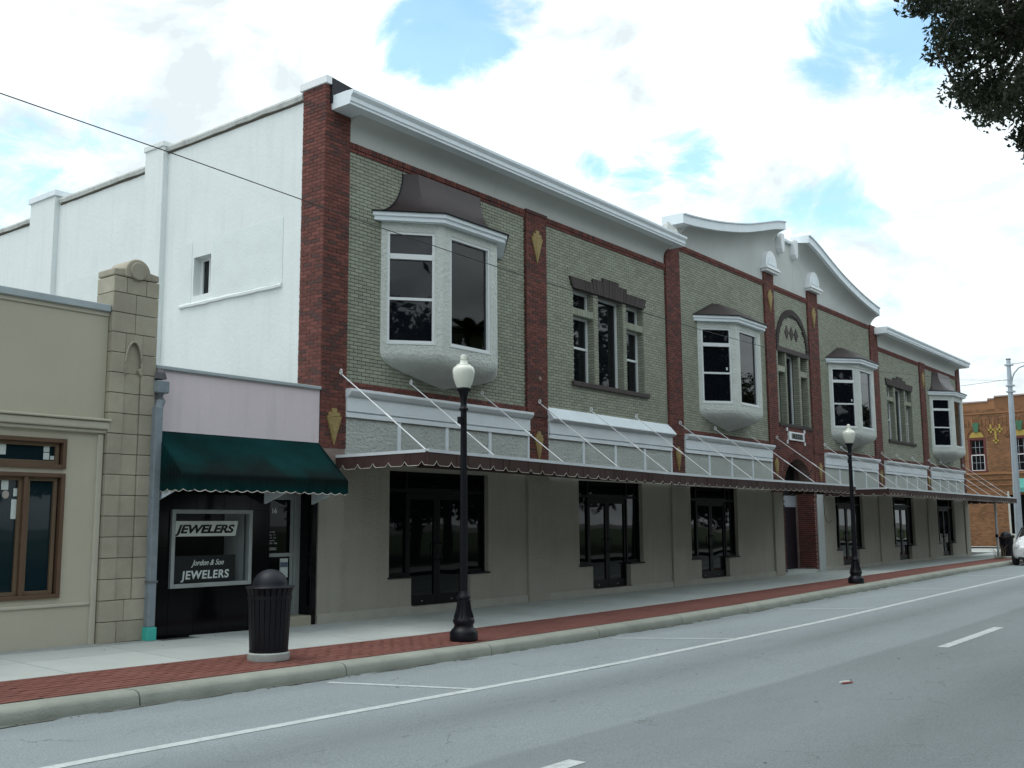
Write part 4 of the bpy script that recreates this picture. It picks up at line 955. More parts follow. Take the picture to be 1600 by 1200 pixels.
text('window_letters', 'JEWELERS', .17, (-2.53, .036, 1.04), letter_white, bk, shear=.10, bold=.004, xs=1.02, space=1.12)
# door
dj = B(); yd = .28
dj.box(-.98, -.92, yd, yd + .06, .36, 2.36); dj.box(-.235, -.105, yd - .02, yd + .06, .36, 2.36); dj.box(-.92, -.235, yd, yd + .06, 2.24, 2.36); dj.box(-.92, -.235, yd - .01, yd + .06, 1.31, 1.37); dj.box(-.92, -.235, yd, yd + .06, .36, .48); dj.box(-.30, -.238, yd + .005, yd + .06, .48, 2.24)
do = dj.build('door', alum, jw, bevel=.004)
bx('door_glass', glass, do, -.92, -.30, yd + .02, yd + .03, .48, 2.24)
text('house_number', '16', .115, (-.70, yd + .016, 2.02), letter_white, do, bold=.003)
for k, zz in enumerate((1.70, 1.655, 1.61, 1.565, 1.52)): text('hours_text', ('HOURS', 'Mon - Fri', '9:30 - 5:30', 'Saturday', '10:00 - 3:00')[k], .035, (-.74, yd + .016, zz), interior_grey, do)
text('hours_text', 'CLOSED', .06, (-.80, yd + .016, 1.42), interior_grey, do)
ntc = bx('door_notice', paper, do, -.50, -.335, yd + .01, yd + .016, .97, 1.28); bx('notice_panel', paper_blue, ntc, -.495, -.34, yd + .007, yd + .012, 1.14, 1.22)
bx('door_step', M('step_tan', (0.32, 0.31, 0.24), 0.9, 0.1), jw, -.97, -.115, -.06, .34, .1, .36, bevel=.012)
# awning
aw = B(); ax0, ax1, yf, zt, zf_, zv = -3.13, -.02, -.78, 3.19, 2.53, 2.33
rings = []
NX, NT = 32, 10
P = []
for k in range(NX + 1):
    x = ax0 + (ax1 - ax0) * k / NX; row = []
    for t in np.linspace(0, 1, NT + 1):
        sag = -.035 * math.sin(math.pi * t) * (.6 + .4 * math.sin(x * 2.3)) - .01 * math.sin(x * 6 + t * 4) * math.sin(math.pi * t)
        row.append((x, -.045 + (yf + .045) * t, zt + (zf_ - zt) * t + sag))
    P.append(row)
aw = B(); flat = [p for r in P for p in r]; m_ = NT + 1
aw.add(flat, [(k * m_ + i, (k + 1) * m_ + i, (k + 1) * m_ + i + 1, k * m_ + i + 1) for k in range(NX) for i in range(NT)])
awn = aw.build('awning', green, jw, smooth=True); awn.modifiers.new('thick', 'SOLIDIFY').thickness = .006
def awn_skirt(p0, p1, ztopf, n_per, nm):
    out = B(); hem = []; prev = None; m_ = n_per * 8
    for k in range(m_ + 1):
        t = k / m_; x, y = p0[0] + (p1[0] - p0[0]) * t, p0[1] + (p1[1] - p0[1]) * t
        zb = zv - .028 * abs(math.sin(math.pi * t * n_per)) - .004 * math.sin(t * 9); cur = [(x, y, ztopf(t)), (x, y - .006 * math.sin(t * 40), zb)]; hem.append((x, y - .004, zb))
        if prev: out.add([prev[0], cur[0], cur[1], prev[1]], [(0, 1, 2, 3)])
        prev = cur
    v = out.build(nm, green, awn); v.modifiers.new('thick', 'SOLIDIFY').thickness = .005; B().tube(hem, .0065, 5).build('hem_piping', trim_white, v)
awn_skirt((ax0, yf), (ax1, yf), lambda t: zf_, 17, 'awning_valance')
awn_skirt((ax0, -.045), (ax0, yf), lambda t: zt + (zf_ - zt) * t, 4, 'awning_side'); awn_skirt((ax1, yf), (ax1, -.045), lambda t: zf_ + (zt - zf_) * t, 4, 'awning_side')
for xb in (-3.09, -1.12, -.14):
    B().extrude_x([(-.04, 2.16), (-.06, 2.16), (-.62, 2.34), (-.62, 2.38), (-.04, 2.42)], xb, xb + .02).build('awning_bracket', white_paint, awn)
# ------------------------------------------------------------------ TAN BUILDING
tb_ = thing('tan_building', 'one storey tan plaster building with brown casement windows and a stone end pilaster', 'building', (-8, 0, .2))
YT = -.05
b = B(); wallrects(b, -16, -3.93, .05, 4.80, YT, .3, [(-7.4, -4.46, .89, 2.52), (-7.4, -4.46, 2.58, 2.98)])
tw = b.build('front_wall', tan, tb_)
bx('wall_coping', coping_metal, tb_, -16, -3.93, YT - .06, .4, 4.80, 4.90, bevel=.01); bx('coping_lip', tan_trim, tb_, -16, -3.93, YT - .02, .3, 4.74, 4.80)
bx('ledge', tan_trim, tb_, -16, -3.90, YT - .10, .1, 3.14, 3.25, bevel=.02); bx('ledge_cap', tan_trim, tb_, -16, -3.885, YT - .13, .1, 3.252, 3.285, bevel=.01); bx('ledge_bead', tan_trim, tb_, -16, -3.90, YT - .06, .1, 3.09, 3.138, bevel=.01)
bx('corner_strip', tan_trim, tb_, -4.02, -3.935, YT - .03, .1, .1, 3.08, bevel=.01); bx('base_moulding', tan_trim, tb_, -16, -4.025, YT - .025, .1, .775, .815, bevel=.008)
bx('roof', roof_gravel, tb_, -16, -3.2, .4, 14, 4.5, 4.6); bx('rear_wall', tan, tb_, -16, -3.2, 13.8, 14, .1, 4.49); bx('party_wall', tan, tb_, -3.3, -3.2, .31, 13.7, .1, 4.7); bx('party_wall', tan, tb_, -16, -15.9, .31, 13.7, .1, 4.49)
def casement(x0, x1, z0, z1, cols, nm):
    fr = B(); f = .055; y = YT + .0
    fr.box(x0, x0 + f, y - .035, y + .1, z0, z1); fr.box(x1 - f, x1, y - .035, y + .1, z0, z1); fr.box(x0 + f, x1 - f, y - .033, y + .1, z0, z0 + f); fr.box(x0 + f, x1 - f, y - .033, y + .1, z1 - f, z1)
    st_ = (x1 - x0 - 2 * f) / cols
    for k in range(1, cols): fr.box(x0 + f + k * st_ - .025, x0 + f + k * st_ + .025, y - .025, y + .1, z0 + f, z1 - f)
    o = fr.build(nm, brown_frame, tb_, bevel=.005)
    for k in range(cols):
        a, c = x0 + f + k * st_ + .026, x0 + f + (k + 1) * st_ - .026
        s_ = B(); g = .05
        s_.box(a, a + g, y + .02, y + .09, z0 + f, z1 - f); s_.box(c - g, c, y + .02, y + .09, z0 + f, z1 - f); s_.box(a + g, c - g, y + .022, y + .09, z0 + f, z0 + f + g); s_.box(a + g, c - g, y + .022, y + .09, z1 - f - g, z1 - f)
        so = s_.build('sash', M('brown_sash', (0.125, 0.085, 0.052), 0.5, 0.1, 6), o, bevel=.004); bx('pane', glass_mat('blue_glass', (0.010, 0.024, 0.032)) if k == 0 and False else PANE, so, a + g, c - g, y + .06, y + .07, z0 + f + g, z1 - f - g)
    return o
PANE = glass_mat('tan_shop_glass', (0.008, 0.020, 0.026))
w1 = casement(-7.4, -4.46, .89, 2.52, 6, 'casement_window'); w2 = casement(-7.4, -4.46, 2.58, 2.98, 2, 'transom_window')
for (xa, xb, za, zb) in ((-5.33, -5.24, 2.74, 2.88), (-4.74, -4.66, 2.70, 2.79), (-4.74, -4.66, 2.80, 2.88), (-4.645, -4.575, 2.70, 2.75)): bx('paper_notice', paper, w2, xa, xb, YT + .052, YT + .056, za, zb)
for (xa, xb, za, zb) in ((-5.27, -5.18, 2.29, 2.41), (-5.11, -5.04, 2.21, 2.31), (-5.13, -5.04, 1.92, 2.17)): bx('paper_notice', paper, w1, xa, xb, YT + .052, YT + .056, za, zb)
B().prism([(-5.21 + .045 * math.cos(t), 2.23 + .052 * math.sin(t)) for t in np.linspace(0, 2 * math.pi, 20)[:-1]], lambda a, c: (a, YT + .056, c), lambda a, c: (a, YT + .052, c)).build('round_notice', M('round_paper', (0.36, 0.33, 0.30), 0.8), w1)
# stone pilaster of separate blocks
ps = thing('stone_pilaster', 'tall tan stone block pilaster with pointed niche and round topped finial', 'pilaster', (-3.57, -.1, .2)); ps_core = bx('pilaster_core', joint_dark, ps, -3.915, -3.215, -.06, .28, .1, 5.28)
XC = [-3.925, -3.70, -3.44, -3.205]; zc = .245; hgt = .2855; rowi = 0; NZ0, NZ1 = 1.55, 4.55
zrow = [.245 + k * hgt for k in range(18)] + [5.33]
for r_ in range(len(zrow) - 1):
    z0, z1 = zrow[r_] + .004, zrow[r_ + 1] - .004
    if r_ >= 15:                                          # top courses are two blocks wide
        cols_ = [(-3.925, -3.565), (-3.565, -3.205)] if r_ < 17 else [(-3.925, -3.72), (-3.72, -3.41), (-3.41, -3.205)]
    elif r_ in (0, 1): cols_ = [(-3.925, -3.66 - .06 * r_), (-3.66 - .06 * r_, -3.205)] if r_ == 0 else [(-3.925, -3.56), (-3.56, -3.205)]
    else: cols_ = list(zip(XC[:-1], XC[1:]))
    for k, (a, c) in enumerate(cols_):
        niche = len(cols_) == 3 and k == 1 and 2 <= r_ < 15
        if r_ in (13, 14) and k == 1: continue
        yb = -.112 if niche else -.14 + rng.uniform(-.003, .003)
        bx('stone_block', stone, ps, a + .003, c - .003, yb, .3, z0, z1, bevel=.007)
# pointed niche head carved in the two blocks above
za, zb = zrow[13] + .004, zrow[15] - .004; cx = -3.57
poly_l = [(-3.70, za), (-3.70, za + .12)] + [(cx - .13 * math.cos(t), za + .12 + .36 * math.sin(t)) for t in np.linspace(.15, math.pi / 2, 7)] + [(cx, zb), (-3.70, zb)]
B().extrude_y(poly_l, -.14, .02).build('stone_block', stone, ps); B().extrude_y([(2 * cx - x, z) for x, z in poly_l], -.14, .02).build('stone_block', stone, ps)
bx('stone_block', stone, ps, -3.70, -3.44, -.095, .02, za, zb)
B().tube([(cx - .128, -.142, za + .05), (cx - .128, -.142, za + .12)] + [(cx - .13 * math.cos(t), -.142, za + .12 + .34 * math.sin(t)) for t in np.linspace(.15, math.pi / 2, 7)] + [(cx + .13 * math.cos(t), -.142, za + .12 + .34 * math.sin(t)) for t in np.linspace(math.pi / 2, .15, 7)] + [(cx + .128, -.142, za + .05)], .016, 6).build('niche_rib', stone, ps, smooth=True)
for sx_ in (-1, 1): B().extrude_y([(cx + sx_ * .13, za + .10), (cx + sx_ * .075, za + .06), (cx + sx_ * .105, za), (cx + sx_ * .14, za - .02)], -.15, -.1).build('niche_cusp', stone, ps)
# finial: shoulders + half-round drum + disc
for (a, c, lean) in ((-3.925, -3.722, 1), (-3.408, -3.205, -1)):
    zt0 = 5.34; pol = [(a, zt0), (c, zt0), (c, zt0 + .10 if lean == -1 else zt0 + .13), (a, zt0 + .13 if lean == -1 else zt0 + .10)]; 
    B().extrude_y(pol, -.13, .3).build('shoulder_block', stone, ps, bevel=.02)
arc = [(-3.565 + .20 * math.cos(t), 5.42 + .20 * math.sin(t)) for t in np.linspace(0, math.pi, 17)] + [(-3.765, 5.335), (-3.365, 5.335)]
B().extrude_y(arc, -.16, .3).build('finial_drum', stone, ps, bevel=.02)
B().prism([(-3.565 + .13 * math.cos(t), 5.44 + .13 * math.sin(t)) for t in np.linspace(0, 2 * math.pi, 25)[:-1]], lambda a, c: (a, -.1, c), lambda a, c: (a, -.185, c)).build('finial_disc', stone, ps, bevel=.012)
# ------------------------------------------------------------------ drainpipe
dp = thing('drainpipe', 'grey metal drainpipe with hopper and teal foot between stone pilaster and black shop', 'drainpipe', (-3.16, -.16, .25))
b = B(); b.box(-3.245, -3.125, -.24, -.10, .42, 3.52); b.build('pipe', pipe_grey, dp, bevel=.015)
b = B(); b.loft([[(-3.24, -.20, 3.93), (-3.06, -.20, 3.93), (-3.06, -.04, 3.93), (-3.24, -.04, 3.93)], [(-3.22, -.21, 4.02), (-3.10, -.21, 4.02), (-3.10, -.04, 4.02), (-3.22, -.04, 4.02)], [(-3.2, -.18, 4.08), (-3.14, -.18, 4.08), (-3.14, -.04, 4.08), (-3.2, -.04, 4.08)]]).build('scupper_hood', M('lead_grey', (0.13, 0.13, 0.14), 0.7, 0.3, 8), dp)
B().box(-3.235, -3.035, -.24, -.05, 3.72, 3.90).build('hopper', pipe_grey, dp, bevel=.015)
B().tube([(-3.13, -.15, 3.73), (-3.12, -.15, 3.62), (-3.14, -.155, 3.54), (-3.18, -.165, 3.46)], [.075, .07, .065, .06], 12).build('elbow', pipe_grey, dp, smooth=True)
bx('pipe_band', M('band_dark', (0.12, 0.13, 0.14), 0.5), dp, -3.255, -3.115, -.25, -.09, 1.03, 1.06); bx('foot_socket', pipe_teal, dp, -3.262, -3.108, -.26, -.08, .235, .42, bevel=.012)

# ------------------------------------------------------------------ STREET LAMPS
def street_lamp(x, y, label):
    z0 = gz(x, y); L_ = thing('street_lamp', label, 'street lamp', (x, y, z0), 'black globe street lamps along the kerb')
    def P(pr, nm, m, n=24, smooth=True): return B().lathe(pr, x, y, n, z0).build(nm, m, L_, smooth=smooth)
    P([(0.000, 0), (0.201, 0), (0.209, .03), (0.209, .12), (0.182, .16), (0.152, .19), (0.141, .21), (0.141, .235), (0.152, .25), (0.163, .28), (0.156, .31), (0.133, .34), (0.114, .40), (0.095, .48), (0.087, .56), (0.087, .60), (0.106, .615), (0.106, .635), (0.087, .66), (0.076, .69), (0.065, .72), (0, .72)], 'base', black_metal, 28)
    fl = B()
    for k in range(14):
        t = 2 * math.pi * k / 14; fl.tube([(x + .143 * math.cos(t), y + .143 * math.sin(t), z0 + .335), (x + .107 * math.cos(t), y + .107 * math.sin(t), z0 + .44), (x + .088 * math.cos(t), y + .088 * math.sin(t), z0 + .58)], .009, 5)
    fl.build('base_flutes', black_metal, L_, smooth=True)
    n = 48; rings = []
    for z, r in ((.70, .060), (1.5, .057), (2.5, .052), (3.42, .047)):
        rings.append([(x + r * (1 - .09 * (i % 4 == 0)) * math.cos(2 * math.pi * i / n), y + r * (1 - .09 * (i % 4 == 0)) * math.sin(2 * math.pi * i / n), z0 + z) for i in range(n)])
    B().loft(rings).build('pole', black_metal, L_, smooth=True)
    P([(0, 3.40), (.066, 3.40), (.07, 3.415), (.07, 3.43), (.052, 3.45), (.048, 3.50), (.056, 3.60), (.076, 3.68), (.112, 3.71), (.115, 3.73), (.10, 3.745), (0, 3.745)], 'collar', black_metal)
    P([(0, 3.74), (.10, 3.745), (.125, 3.80), (.155, 3.89), (.170, 3.97), (.170, 4.02), (.155, 4.06), (.115, 4.085), (.112, 4.10), (.07, 4.115), (.055, 4.15), (.05, 4.185), (0, 4.19)], 'globe', globe_m, 32)
    P([(0, 4.17), (.058, 4.18), (.060, 4.195), (.045, 4.205), (.05, 4.225), (.04, 4.25), (.018, 4.262), (0, 4.265)], 'finial', globe_m, 20)
    bx('outlet_box', black_metal, L_, x - .115, x - .045, y - .03, y + .03, z0 + 3.20, z0 + 3.30, bevel=.004)
street_lamp(.12, -3.14, 'black globe street lamp with fluted pole standing in front of the flared roof bay')
street_lamp(16.05, -3.28, 'black globe street lamp standing just before the arched brick entrance')

# ------------------------------------------------------------------ TRASH CANS
def trash_can(x, y, label, rot=0.0):
    z0 = gz(x, y); T = thing('trash_can', label, 'trash can', (x, y, z0), 'black slatted trash cans on the sidewalk')
    B().lathe([(0, 0), (.252, 0), (.258, .02), (.258, .085), (.24, .10), (0, .10)], x, y, 28, z0).build('concrete_base', M('base_concrete', (0.36, 0.39, 0.37), 0.9, 0.12, 6, stain=.4, scol=(.16, .16, .14), sscale=9), T, smooth=True)
    B().lathe([(0, .13), (.215, .13), (.252, .80), (.242, .80), (.205, .14)], x, y, 24, z0).build('liner', M('liner_black', (0.004, 0.004, 0.006), 0.7, spec=0.1), T, smooth=True)
    for k in range(24):
        t = 2 * math.pi * k / 24 + rot; hw = .0292; ring = []
        for r, z in ((.232, .10), (.236, .16), (.262, .72), (.268, .80), (.292, .88)):
            c, s_ = math.cos(t), math.sin(t); ring.append([(x + r * c - hw * s_, y + r * s_ + hw * c, z0 + z), (x + r * c + hw * s_, y + r * s_ - hw * c, z0 + z), (x + (r - .008) * c + hw * s_, y + (r - .008) * s_ - hw * c, z0 + z), (x + (r - .008) * c - hw * s_, y + (r - .008) * s_ + hw * c, z0 + z)])
        B().loft(ring).build('slat', black_metal, T)
    for z, r in ((.105, .236), (.76, .268)):
        B().lathe([(r - .012, z - .02), (r + .004, z - .02), (r + .004, z + .02), (r - .012, z + .02)], x, y, 32, z0).build('hoop', black_metal, T, smooth=True)
    B().lathe([(.262, .875), (.300, .875), (.308, .885), (.300, .895), (.262, .895)], x, y, 36, z0).build('rim', black_metal, T, smooth=True)
    B().lathe([(.264, .89), (.224, .895)] + [(.220 * math.cos(t), .90 + .205 * math.sin(t)) for t in np.linspace(0, math.pi / 2 - .02, 10)] + [(0, 1.105)], x, y, 32, z0).build('dome_lid', M('lid_plastic', (0.008, 0.010, 0.016), 0.5, 0.1, spec=0.3), T, smooth=True)
trash_can(-3.20, -2.80, 'black slatted trash can with dome lid outside the jewelers shop')
trash_can(34.9, -2.85, 'black slatted trash can by the parked white car near the corner', .1)

# ------------------------------------------------------------------ far corner: orange brick building
ob = thing('orange_brick_building', 'orange brick corner building with yellow fanlights, green keystones and stepped parapet', 'building', (58, 6, .3))
XO = 55.0
oholes = [(2.40, 3.42, 4.86, 6.85), (-.10, 1.07, 4.78, 6.85), (-6.0, 1.36, .2, 3.4)]
b = B()
def oy(y0, y1, z0, z1, x0=XO + .012, x1=XO + .4): b.box(x0, x1, y0, y1, z0, z1)
ysx = sorted({-6.0, 24.0, *[v for h in oholes for v in h[:2]]}); zsx = sorted({.1, 8.6, *[v for h in oholes for v in h[2:]]})
for i in range(len(ysx) - 1):
    for j in range(len(zsx) - 1):
        cy, cz_ = (ysx[i] + ysx[i + 1]) / 2, (zsx[j] + zsx[j + 1]) / 2
        if any(h[0] < cy < h[1] and h[2] < cz_ < h[3] for h in oholes): continue
        oy(ysx[i], ysx[i + 1], zsx[j], zsx[j + 1])
owall = b.build('brick_wall', orange_mortar, ob)
s = B()
def keep_o(a, b_, c, d):
    cy, cz_ = (a + b_) / 2, (c + d) / 2
    return not any(h[0] - .02 < cy < h[1] + .02 and h[2] < cz_ < h[3] for h in oholes)
brick_run(s, owall, -1.2, 6.2, .3, 8.55, XO, keep_o, ind=0, axis='y', L=.22, H=.075)
stuff(s.build('orange_bricks', orange, owall, rnd=True, recalc=False))
for (y0, y1, z) in ((2.16, 24, 9.0), (1.78, 2.16, 9.14), (-.3, 1.78, 9.26), (-6, -.3, 9.4)):
    bx('parapet_step', orange, owall, XO + .003, XO + .36, y0, y1, 8.55, z); bx('parapet_coping', M('pink_coping', (0.42, 0.34, 0.33), 0.8, 0.1), owall, XO - .06, XO + .42, y0, y1, z, z + .08)
bx('cornice_band', orange, owall, XO - .05, XO + .1, -6, 24, 8.28, 8.36)
for k in range(30): bx('dentil', orange, owall, XO - .045, XO + .05, -1.0 + k * .24, -.90 + k * .24, 7.55, 8.0)
bx('string_course', orange, owall, XO - .07, XO + .1, -6, 24, 4.62, 4.74); bx('string_course', orange, owall, XO - .06, XO + .1, -6, 24, 3.95, 4.03)
bx('string_course', orange, owall, XO - .05, XO + .1, -6, 24, 4.3, 4.38)
for (y0, y1, z0, z1) in oholes[:2]:
    cy = (y0 + y1) / 2; hw = (y1 - y0) / 2
    wf = B(); f = .12
    wf.box(XO - .02, XO + .15, y0, y0 + f, z0, z1); wf.box(XO - .02, XO + .15, y1 - f, y1, z0, z1); wf.box(XO - .02, XO + .15, y0 + f, y1 - f, z1 - f, z1); wf.box(XO - .03, XO + .15, y0 - .05, y1 + .05, z0 - .08, z0)
    fo = wf.build('window_frame', maroon, ob)
    zmid = (z0 + z1) / 2 - .02
    for (za, zb, m_, yo_) in ((z0, zmid, white_vinyl, 0), (zmid, z1 - f, maroon, .04)):
        s_ = B(); g = .05; a, c = y0 + f, y1 - f
        s_.box(XO + .04 + yo_, XO + .1 + yo_, a, a + g, za, zb); s_.box(XO + .04 + yo_, XO + .1 + yo_, c - g, c, za, zb); s_.box(XO + .041 + yo_, XO + .1 + yo_, a + g, c - g, za, za + g); s_.box(XO + .041 + yo_, XO + .1 + yo_, a + g, c - g, zb - g, zb)
        so = s_.build('sash', m_, fo)
        mb = B()
        for k in (1, 2): yy = a + g + (c - a - 2 * g) * k / 3; mb.box(XO + .06 + yo_, XO + .085 + yo_, yy - .012, yy + .012, za + g, zb - g)
        mb.box(XO + .061 + yo_, XO + .084 + yo_, a + g, c - g, (za + zb) / 2 - .012, (za + zb) / 2 + .012); mb.build('muntin', M('muntin_grey', (0.30, 0.33, 0.36), 0.6), so)
        bx('pane', glass_up, so, XO + .088 + yo_, XO + .095 + yo_, a + g, c - g, za + g, zb - g)
    arcp = [(cy + hw * .78 * math.cos(t), z1 + .02 + .36 * math.sin(t)) for t in np.linspace(0, math.pi, 13)]
    B().prism(arcp, lambda a, c: (XO + .05, a, c), lambda a, c: (XO - .03, a, c)).build('fanlight_panel', yellow, fo)
    hood = B()
    for k in range(18):
        t0, t1 = math.pi * k / 18 + .015, math.pi * (k + 1) / 18 - .015
        for ra, rb in ((1.05, 1.22), (1.25, 1.42)): hood.prism([(cy + hw * r * math.cos(t), z1 + .0 + .52 * r * math.sin(t)) for r, t in ((ra, t0), (rb, t0), (rb, t1), (ra, t1))], lambda a, c: (XO + .02, a, c), lambda a, c: (XO - .05, a, c))
    stuff(hood.build('hood_bricks', orange, fo))
    B().prism([(cy - .11, z1 + .34), (cy + .11, z1 + .34), (cy + .20, z1 + .90), (cy - .20, z1 + .90)], lambda a, c: (XO + .05, a, c), lambda a, c: (XO - .10, a, c)).build('keystone', keygreen, fo)
orn = B(); oc = 1.82
for (ya, yb, za, zb) in ((-.05, .05, 6.45, 7.30), (-.30, .30, 7.24, 7.34), (.20, .30, 7.10, 7.62), (-.30, -.20, 7.10, 7.62), (.30, .42, 7.24, 7.34), (-.42, -.30, 7.24, 7.34), (-.17, .17, 6.58, 6.68)):
    orn.box(XO - .05, XO + .02, oc + ya + .001, oc + yb, za, zb)
orn.build('terracotta_cross', yellow, ob)
# its side and street front (out of frame) and the storefront under a teal awning
bx('street_wall', orange, ob, XO + .41, 78, -6.0, -5.6, .1, 9.0); bx('roof', roof_gravel, ob, XO + .41, 78, -5.5, 24, 8.3, 8.4); bx('rear_wall', orange, ob, 77.6, 78, -5.5, 24, .1, 8.29); bx('back_wall', orange, ob, XO + .41, 77.5, 23.6, 24, .1, 8.29)
sfn = bx('storefront', interior_dark, ob, XO + .3, XO + .4, -6, 1.36, 1.1, 3.4); bx('bulkhead', pale_block, sfn, XO - .01, XO + .3, -6, 1.36, .1, 1.1); bx('pane', glass, sfn, XO + .05, XO + .06, -6, 1.3, 1.1, 3.4); bx('corner_post', pale_block, sfn, XO - .02, XO + .2, 1.30, 1.40, .2, 3.6)
B().extrude_y([(XO - .02, 4.35), (XO - 1.2, 3.75), (XO - 1.2, 3.5), (XO - 1.17, 3.5), (XO - 1.17, 3.72), (XO - .02, 4.30)], -6, .85).build('teal_awning', teal, ob)

# ------------------------------------------------------------------ pole, wires
pl_ = thing('utility_pole', 'tall galvanised steel utility pole with curved lamp arm beside the parked white car', 'pole', (44, -1.5, gz(44, -1.5)))
B().tube([(44, -1.42, .2), (44, -1.46, 5), (44, -1.5, 9.86)], [.19, .15, .10], 16).build('shaft', steel, pl_, smooth=True)
B().tube([(44, -1.56, 8.55), (44, -1.62, 8.9), (44, -1.72, 9.15), (44, -1.95, 9.40), (44, -2.3, 9.52), (44, -3.6, 9.72)], .035, 8).build('lamp_arm', steel, pl_, smooth=True)
lh = B(); lh.box(43.88, 44.12, -4.2, -3.55, 9.68, 9.80); lh.build('lamp_head', steel, pl_, bevel=.04)
bx('top_cap', black_metal, pl_, 43.9, 44.1, -1.6, -1.4, 9.855, 9.90)
for z in (8.2, 8.5, 9.55): bx('pole_clamp', steel, pl_, 43.86, 44.14, -1.70, -1.32, z, z + .07)
WP = [(-46, -3, 10.5), (-30, -3, 8.15), (-18, -3, 6.9), (-7, -3, 6.2), (-5, -3, 6.145), (-3, -3, 6.075), (-2.2, -3, 6.04), (0, -3, 5.99), (1.9, -3, 5.965), (6.8, -2.93, 5.985), (8.3, -2.87, 6.01), (12.2, -2.72, 6.13), (20, -2.42, 6.50), (33, -1.92, 7.62), (44, -1.52, 8.8)]
tag(B().tube(WP, .0062, 6).build('overhead_wire', wire_m), 'thin black overhead wire slung along the front of the bay windows', 'wire')
tag(B().tube([(44, -1.55, 9.62), (44.3, -4, 9.75), (45, -14, 10.4)], .012, 6).build('overhead_wire', wire_m), 'short overhead wire leaving the top of the steel pole over the street', 'wire')
tag(B().tube([(44, -1.45, 8.86), (44, 3, 8.6), (44, 12, 8.75), (44, 30, 9.6)], .010, 6).build('overhead_wire', wire_m), 'overhead wire leading from the steel pole back along the side street', 'wire')
sp_ = thing('sign_post', 'thin grey post standing behind the far trash can under the canopy end', 'post', (38.2, -1.75, gz(38.2, -1.75)))
B().tube([(38.2, -1.75, .2), (38.2, -1.75, 2.75)], .045, 10).build('post', steel, sp_, smooth=True); B().lathe([(0, 2.62), (.10, 2.64), (.22, 2.74), (.24, 2.80), (0, 2.81)], 38.2, -1.75, 16).build('post_head', black_metal, sp_, smooth=True)
bx('push_button', black_metal, sp_, 38.10, 38.16, -1.81, -1.69, 1.12, 1.25)

# dry weeds at the far trash can
wd = B()
for k in range(26):
    a = rng.uniform(0, 6.28); l = rng.uniform(.25, .7); bx_, by_ = 34.15 + rng.uniform(-.2, .2), -2.75 + rng.uniform(-.2, .2); z0 = gz(bx_, by_); dx, dy = math.cos(a) * l * .45, math.sin(a) * l * .45
    wd.tube([(bx_, by_, z0), (bx_ + dx * .4, by_ + dy * .4, z0 + l * .6), (bx_ + dx, by_ + dy, z0 + l * .85)], [.008, .006, .003], 4)
tag(wd.build('dry_weed', dry_leaf), 'dry straggly weed growing beside the far trash can', 'weed')

